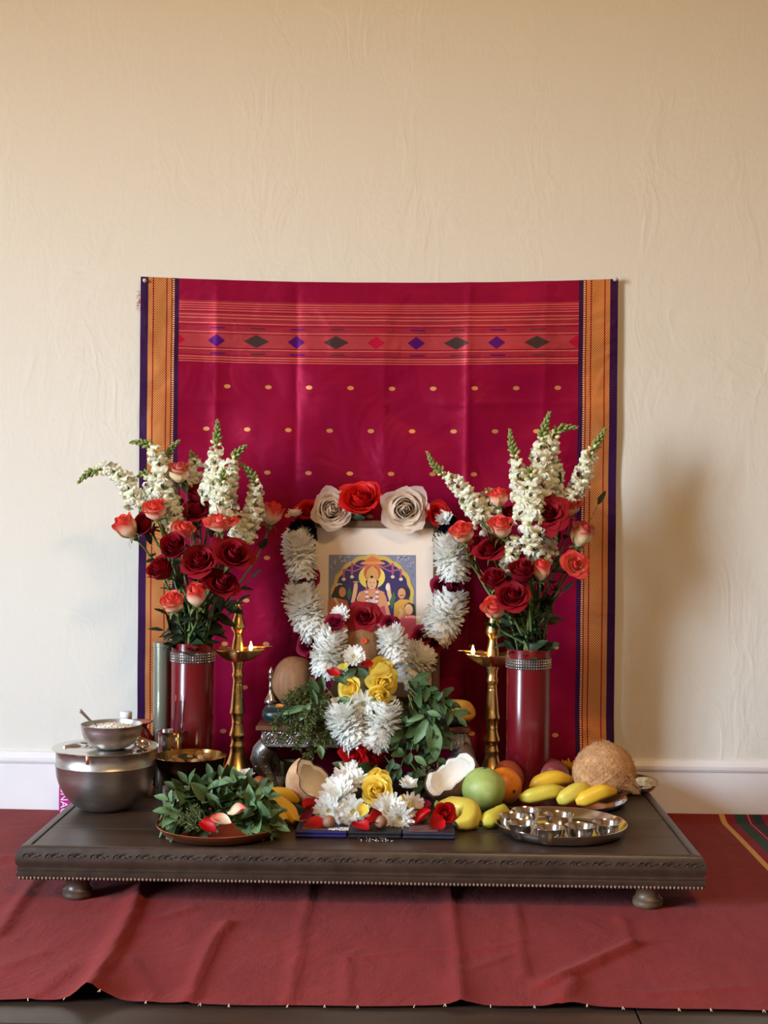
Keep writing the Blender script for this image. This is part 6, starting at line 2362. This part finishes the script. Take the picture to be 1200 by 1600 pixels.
# ------------------------------------------------------------------ copper plate of leaves
qy = T(343, 1302).y
qx = W(343, 1290, qy).x
cpr = 98 / S(qy)
thali('round copper plate heaped with green leaves at the left front', qx, qy, cpr, TOP + 0.021, 0.030, COPPER, 'copper_plate')
rnd = random.Random(77)
lab = 'leafy green basil stem heaped on the copper plate'
tops = [(262, 1250), (276, 1232), (292, 1222), (312, 1226), (330, 1214), (348, 1216), (366, 1220), (385, 1222), (404, 1232), (418, 1248), (428, 1268), (300, 1250), (325, 1246), (350, 1244),
        (372, 1246), (395, 1254), (280, 1262), (305, 1268), (262, 1268), (340, 1262), (408, 1272), (420, 1285), (270, 1284), (300, 1288), (385, 1284), (362, 1270), (316, 1288), (432, 1292)]
for k, (px, py) in enumerate(tops):
    h = (1300 - py) / 815
    yy = qy - 0.050 + (1296 - py) / 80 * 0.085 + rnd.uniform(-0.012, 0.012)
    tip = W(px, py, yy)
    tip.z = max(tip.z, TOP + 0.018)
    ctr = V(lerp(qx, tip.x, 0.45) + rnd.uniform(-0.02, 0.02), lerp(qy, yy, 0.5), TOP + 0.012 + 0.35 * max(0, tip.z - TOP - 0.012))
    mid = ctr.lerp(tip, 0.5) + V(0, 0, 0.006)
    sprig('basil_stem', lab, [ctr, mid, tip], 8, LEAVES_B if k % 3 else LEAVES_M, 0.037, 'leaves', 'leafy stems on the copper plate', seed=500 + k, spread=1.0, up=(0.0, -0.7, 0.8), jit=1.1)
for k, pth in enumerate(([(300, 1290), (285, 1280), (278, 1268)], [(320, 1286), (310, 1276), (302, 1262)], [(310, 1294), (300, 1288), (292, 1284)])):
    herb('grey green seed sprig at the front of the copper plate', [W(a, b, qy - 0.075 + 0.01 * j) for j, (a, b) in enumerate(pth)], 40, 'seed sprigs on the copper plate', 90 + k, 0.0035)
for lab, mt, px, py, y, d, sz, sdv in (
        ('pink edged rose petal lying at the front of the copper plate', CORAL_P, 345, 1284, qy - 0.095, (0.1, -0.7, 0.7), 0.036, 11),
        ('red rolled rose petal under the pink edged one on the copper plate', SCARLET_P, 325, 1294, qy - 0.10, (0.0, -0.8, 0.5), 0.036, 12),
        ('cream coral rose petal right of the pink edged one on the copper plate', CORAL_P, 370, 1268, qy - 0.07, (-0.2, -0.9, 0.3), 0.032, 13),
        ('coral rose petal at the back right of the leaf heap', CORAL_P, 402, 1226, qy + 0.04, (-0.3, -0.8, 0.5), 0.032, 14),
        ('red rose petal beside the coral one at the back right of the leaf heap', SCARLET_P, 410, 1236, qy + 0.045, (0.3, -0.8, 0.3), 0.026, 15)):
    loose_petal(lab, mt, W(px, py, y), d, sz, sdv, curl=0.8)
mum('white flower at the top of the leaf heap on the copper plate', W(384, 1216, qy + 0.045), dvec(0.1, 1, 0.3), 16 / S(qy), 'brush', centre=False)
mum('second, pinkish white flower left of the one at the top of the leaf heap', W(370, 1222, qy + 0.045), dvec(-0.3, 1, 0.3), 13 / S(qy), 'brush', centre=False, var=1)

# bananas between the copper plate and the front flowers
root = thing('banana_bunch', 'bunch of ripe yellow bananas between the leaf plate and the left half coconut', 'fruit', T(440, 1285))
banana_parts(root, [W(412, 1246, -0.50), W(428, 1243, -0.49), W(448, 1244, -0.475), W(466, 1252, -0.465)], 0.0165, BAN, stem=0.008, tipl=0.004)
banana_parts(root, [W(412, 1252, -0.505), W(432, 1258, -0.52), W(450, 1270, -0.54), W(463, 1284, -0.565)], 0.0195, BAN, stem=0.010, tipl=0.005)
banana_parts(root, [W(416, 1256, -0.515), W(432, 1270, -0.545), W(446, 1284, -0.575)], 0.0175, BAN, stem=0.006, tipl=0.004)

# ------------------------------------------------------------------ wallets with flowers, nuts and petals
wl = [('royal blue flat wallet at the left of the three under the front flowers', 461, 542, 1301, (26, 22, 96), (22, 18, 78)),
      ('black flat wallet between the blue and the grey blue one', 544, 627, 1302, (24, 22, 30), (18, 16, 22)),
      ('dark grey blue flat wallet at the right of the three under the front flowers', 629, 711, 1300, (36, 42, 62), (28, 32, 48))]
WY = T(500, 1309).y
PAPER = M_('mottled_paper', (126, 84, 76), (84, 56, 56), rough=0.8, scale=60)
WZ = TOP + 0.0125
for k, (lab, xa, xb, pt, c1, c2) in enumerate(wl):
    a, b = W(xa, 1305, WY).x, W(xb, 1305, WY).x
    mt = M_('wallet_leather', c1, c2, rough=0.5, scale=40, bmp=0.2, bscale=400)
    root = thing('wallet', lab, 'wallet', ((a + b) / 2, WY + 0.045, TOP))
    MB().box(((a + b) / 2, WY + 0.045, TOP + 0.0028), (b - a, 0.09, 0.0045), b=0.0016).build('cover', mt, root, smooth=False)
    MB().box(((a + b) / 2, WY + 0.045, TOP + 0.0098), (b - a, 0.09, 0.0045), b=0.0016).build('cover', mt, root, smooth=False)
    MB().box(((a + b) / 2 + 0.001, WY + 0.046, TOP + 0.0062), (b - a - 0.004, 0.085, 0.0024)).build('inner_leaf', mt, root, smooth=False)
    if k != 1:
        MB().box(((a + b) / 2 - 0.01, WY + 0.04, TOP + 0.0124), (0.055, 0.06, 0.0008)).build('paper_slip', PAPER, root, smooth=False)
for lab, px, py, y, r, st, d in (
        ('white chrysanthemum highest on the left of the front flowers', 545, 1222, -0.50, 30, 'side', (0.0, 0.7, 0.6)),
        ('large white chrysanthemum in the middle left of the front flowers', 532, 1244, -0.535, 33, 'side', (-0.3, 0.7, 0.6)),
        ('white chrysanthemum with a greenish centre at the left end of the front flowers', 515, 1266, -0.575, 27, 'flat', (-0.25, 0.1, 1)),
        ('white chrysanthemum facing forward beside the yellow petal', 550, 1268, -0.58, 27, 'flat', (0.1, 0.15, 1)),
        ('white chrysanthemum right of the standing red petal', 607, 1268, -0.575, 30, 'side', (0.1, 0.4, 0.8)),
        ('white chrysanthemum at the right front of the front flowers', 624, 1278, -0.595, 25, 'flat', (0.2, 0.0, 1)),
        ('pinkish white chrysanthemum at the right end of the front flowers', 640, 1262, -0.56, 24, 'side', (0.6, 0.4, 0.6)),
        ('small white chrysanthemum standing at the upper right of the front flowers', 637, 1232, -0.53, 19, 'brush', (0.1, 1, 0.35)),
        ('white flower half hidden under the low red rose', 553, 1205, -0.40, 17, 'brush', (-0.3, 0.4, 0.6))):
    p = W(px, py, y)
    mum(lab, p, dvec(*d), r / S(y), st, var=px % 3)
callas('yellow rose on top of the white front flowers', 588, 1236, -0.535, (0.0, 0.5, 0.85), 50, 'open')
callas('yellow rosebud behind the top yellow rose of the front flowers', 592, 1216, -0.51, (0.1, 0.9, 0.4), 34, 'cup')
loose_petal('yellow petal standing in the middle of the front flowers', YELLOW_P, W(567, 1266, -0.605), (0.2, -0.9, 0.2), 0.026, 21)
loose_petal('yellow petal at the right of the front flowers', YELLOW_P, W(634, 1252, -0.57), (0.3, -0.7, 0.5), 0.030, 22)
loose_petal('yellow petal lying at the left end of the blue wallet', YELLOW_P, V(W(470, 1285, -0.6).x, -0.59, WZ + 0.004), (0.0, -0.3, 1), 0.026, 23)
for k, (lab, px, py, y, d, sz, mt) in enumerate((
        ('red petal behind the left front flowers', 486, 1256, -0.555, (-0.2, -0.7, 0.7), 0.034, SCARLET_P),
        ('magenta petal left of the front flowers', 481, 1274, -0.585, (-0.4, -0.8, 0.4), 0.034, MAROON_P),
        ('red petal leaning on the left betel nut', 492, 1289, -0.62, (0.2, -0.9, 0.5), 0.036, SCARLET_P),
        ('red petal standing up in front of the white flowers', 584, 1278, -0.622, (0.6, -0.8, 0.1), 0.040, SCARLET_P),
        ('red petal lying flat in front of the white flowers', 562, 1293, -0.632, (0.0, -0.6, 0.8), 0.040, SCARLET_P),
        ('red petal between the standing red petal and the right nut', 574, 1288, -0.615, (-0.3, -0.8, 0.4), 0.030, SCARLET_P),
        ('red rolled petal at the left of the grey blue wallet', 659, 1280, -0.60, (-0.5, -0.8, 0.4), 0.042, SCARLET_P),
        ('red petal hanging in front of the right scarlet rose', 682, 1286, -0.615, (0.3, -0.9, 0.2), 0.034, SCARLET_P),
        ('dark red petal behind the grey blue wallet', 660, 1262, -0.56, (0.0, -0.7, 0.6), 0.034, MAROON_P))):
    loose_petal(lab, mt, W(px, py, y), d, sz, 30 + k, curl=0.9)
rose('scarlet rose lying at the right end of the wallets', 'open', SCARLET_P, W(694, 1272, -0.575), dvec(0.5, 0.2, 0.8), 40 / S(-0.575), calyx=True)
BETEL = M_('betel_nut', (158, 116, 92), (136, 96, 74), rough=0.6, scale=70, bmp=0.3)
for lab, px, r, y in (('round brown betel nut on the blue wallet', 514, 10.2, -0.628), ('round brown betel nut on the black wallet', 595, 10.4, -0.626),
                      ('dark brown betel nut behind the red petals on the grey blue wallet', 660, 8.5, -0.575)):
    rr = r / S(y)
    c = V(W(px, 1284, y).x, y, WZ + rr * 0.96 + 0.0004)
    tag(MB().ball(c, (rr, rr, rr * .96), 20, 14, fn=lump(px, 0.012)).build('betel_nut', BETEL, None, org=(c.x, c.y, WZ)), lab, 'nut')
c = W(460, 1265, -0.545)
c.z = TOP + 0.0095
tag(MB().ball(c, (0.012, 0.011, 0.009), 16, 10, fn=lump(71, 0.02)).build('date', M_('olive_brown_nut', (92, 78, 52), (66, 54, 36), rough=0.5, scale=60), None, org=c), 'olive brown nut lying inside the curve of the left bananas', 'nut')
rg = MB()
rn = random.Random(3)
for k in range(220):
    x, yq = W(rn.uniform(512, 545), 1298, WY).x, WY + rn.uniform(0.006, 0.03)
    rg.ball((x, yq, WZ + 0.0008), (0.0006, 0.0006, 0.0016), 4, 3, R=frame((rn.uniform(-1, 1), rn.uniform(-1, 1), 0.2)).to_3x3())
for k in range(46):
    p = T(rn.uniform(556, 615), rn.uniform(1309, 1315))
    rg.ball((p.x, p.y, TOP + 0.0008), (0.0006, 0.0006, 0.0016), 4, 3, R=frame((rn.uniform(-1, 1), rn.uniform(-1, 1), 0.2)).to_3x3())
tag(rg.build('rice_grains', RICE), 'pale rice grains scattered on and before the wallets', 'rice', kind='stuff')
for px, py in ((433, 1405), (455, 1412), (390, 1410), (365, 1405), (455, 1394)):
    pass
o = MB().box((0, 0, 0), (0.013, 0.0006, 0.012)).mesh('paper_scrap', M_('white_paper', (236, 228, 226), rough=0.8), smooth=False)
tag(ob('paper_scrap', o, None, MT(W(600, 1214, -0.50), Matrix.Rotation(0.4, 4, 'Y'))), 'tiny white paper scrap behind the yellow rose of the front flowers', 'paper')
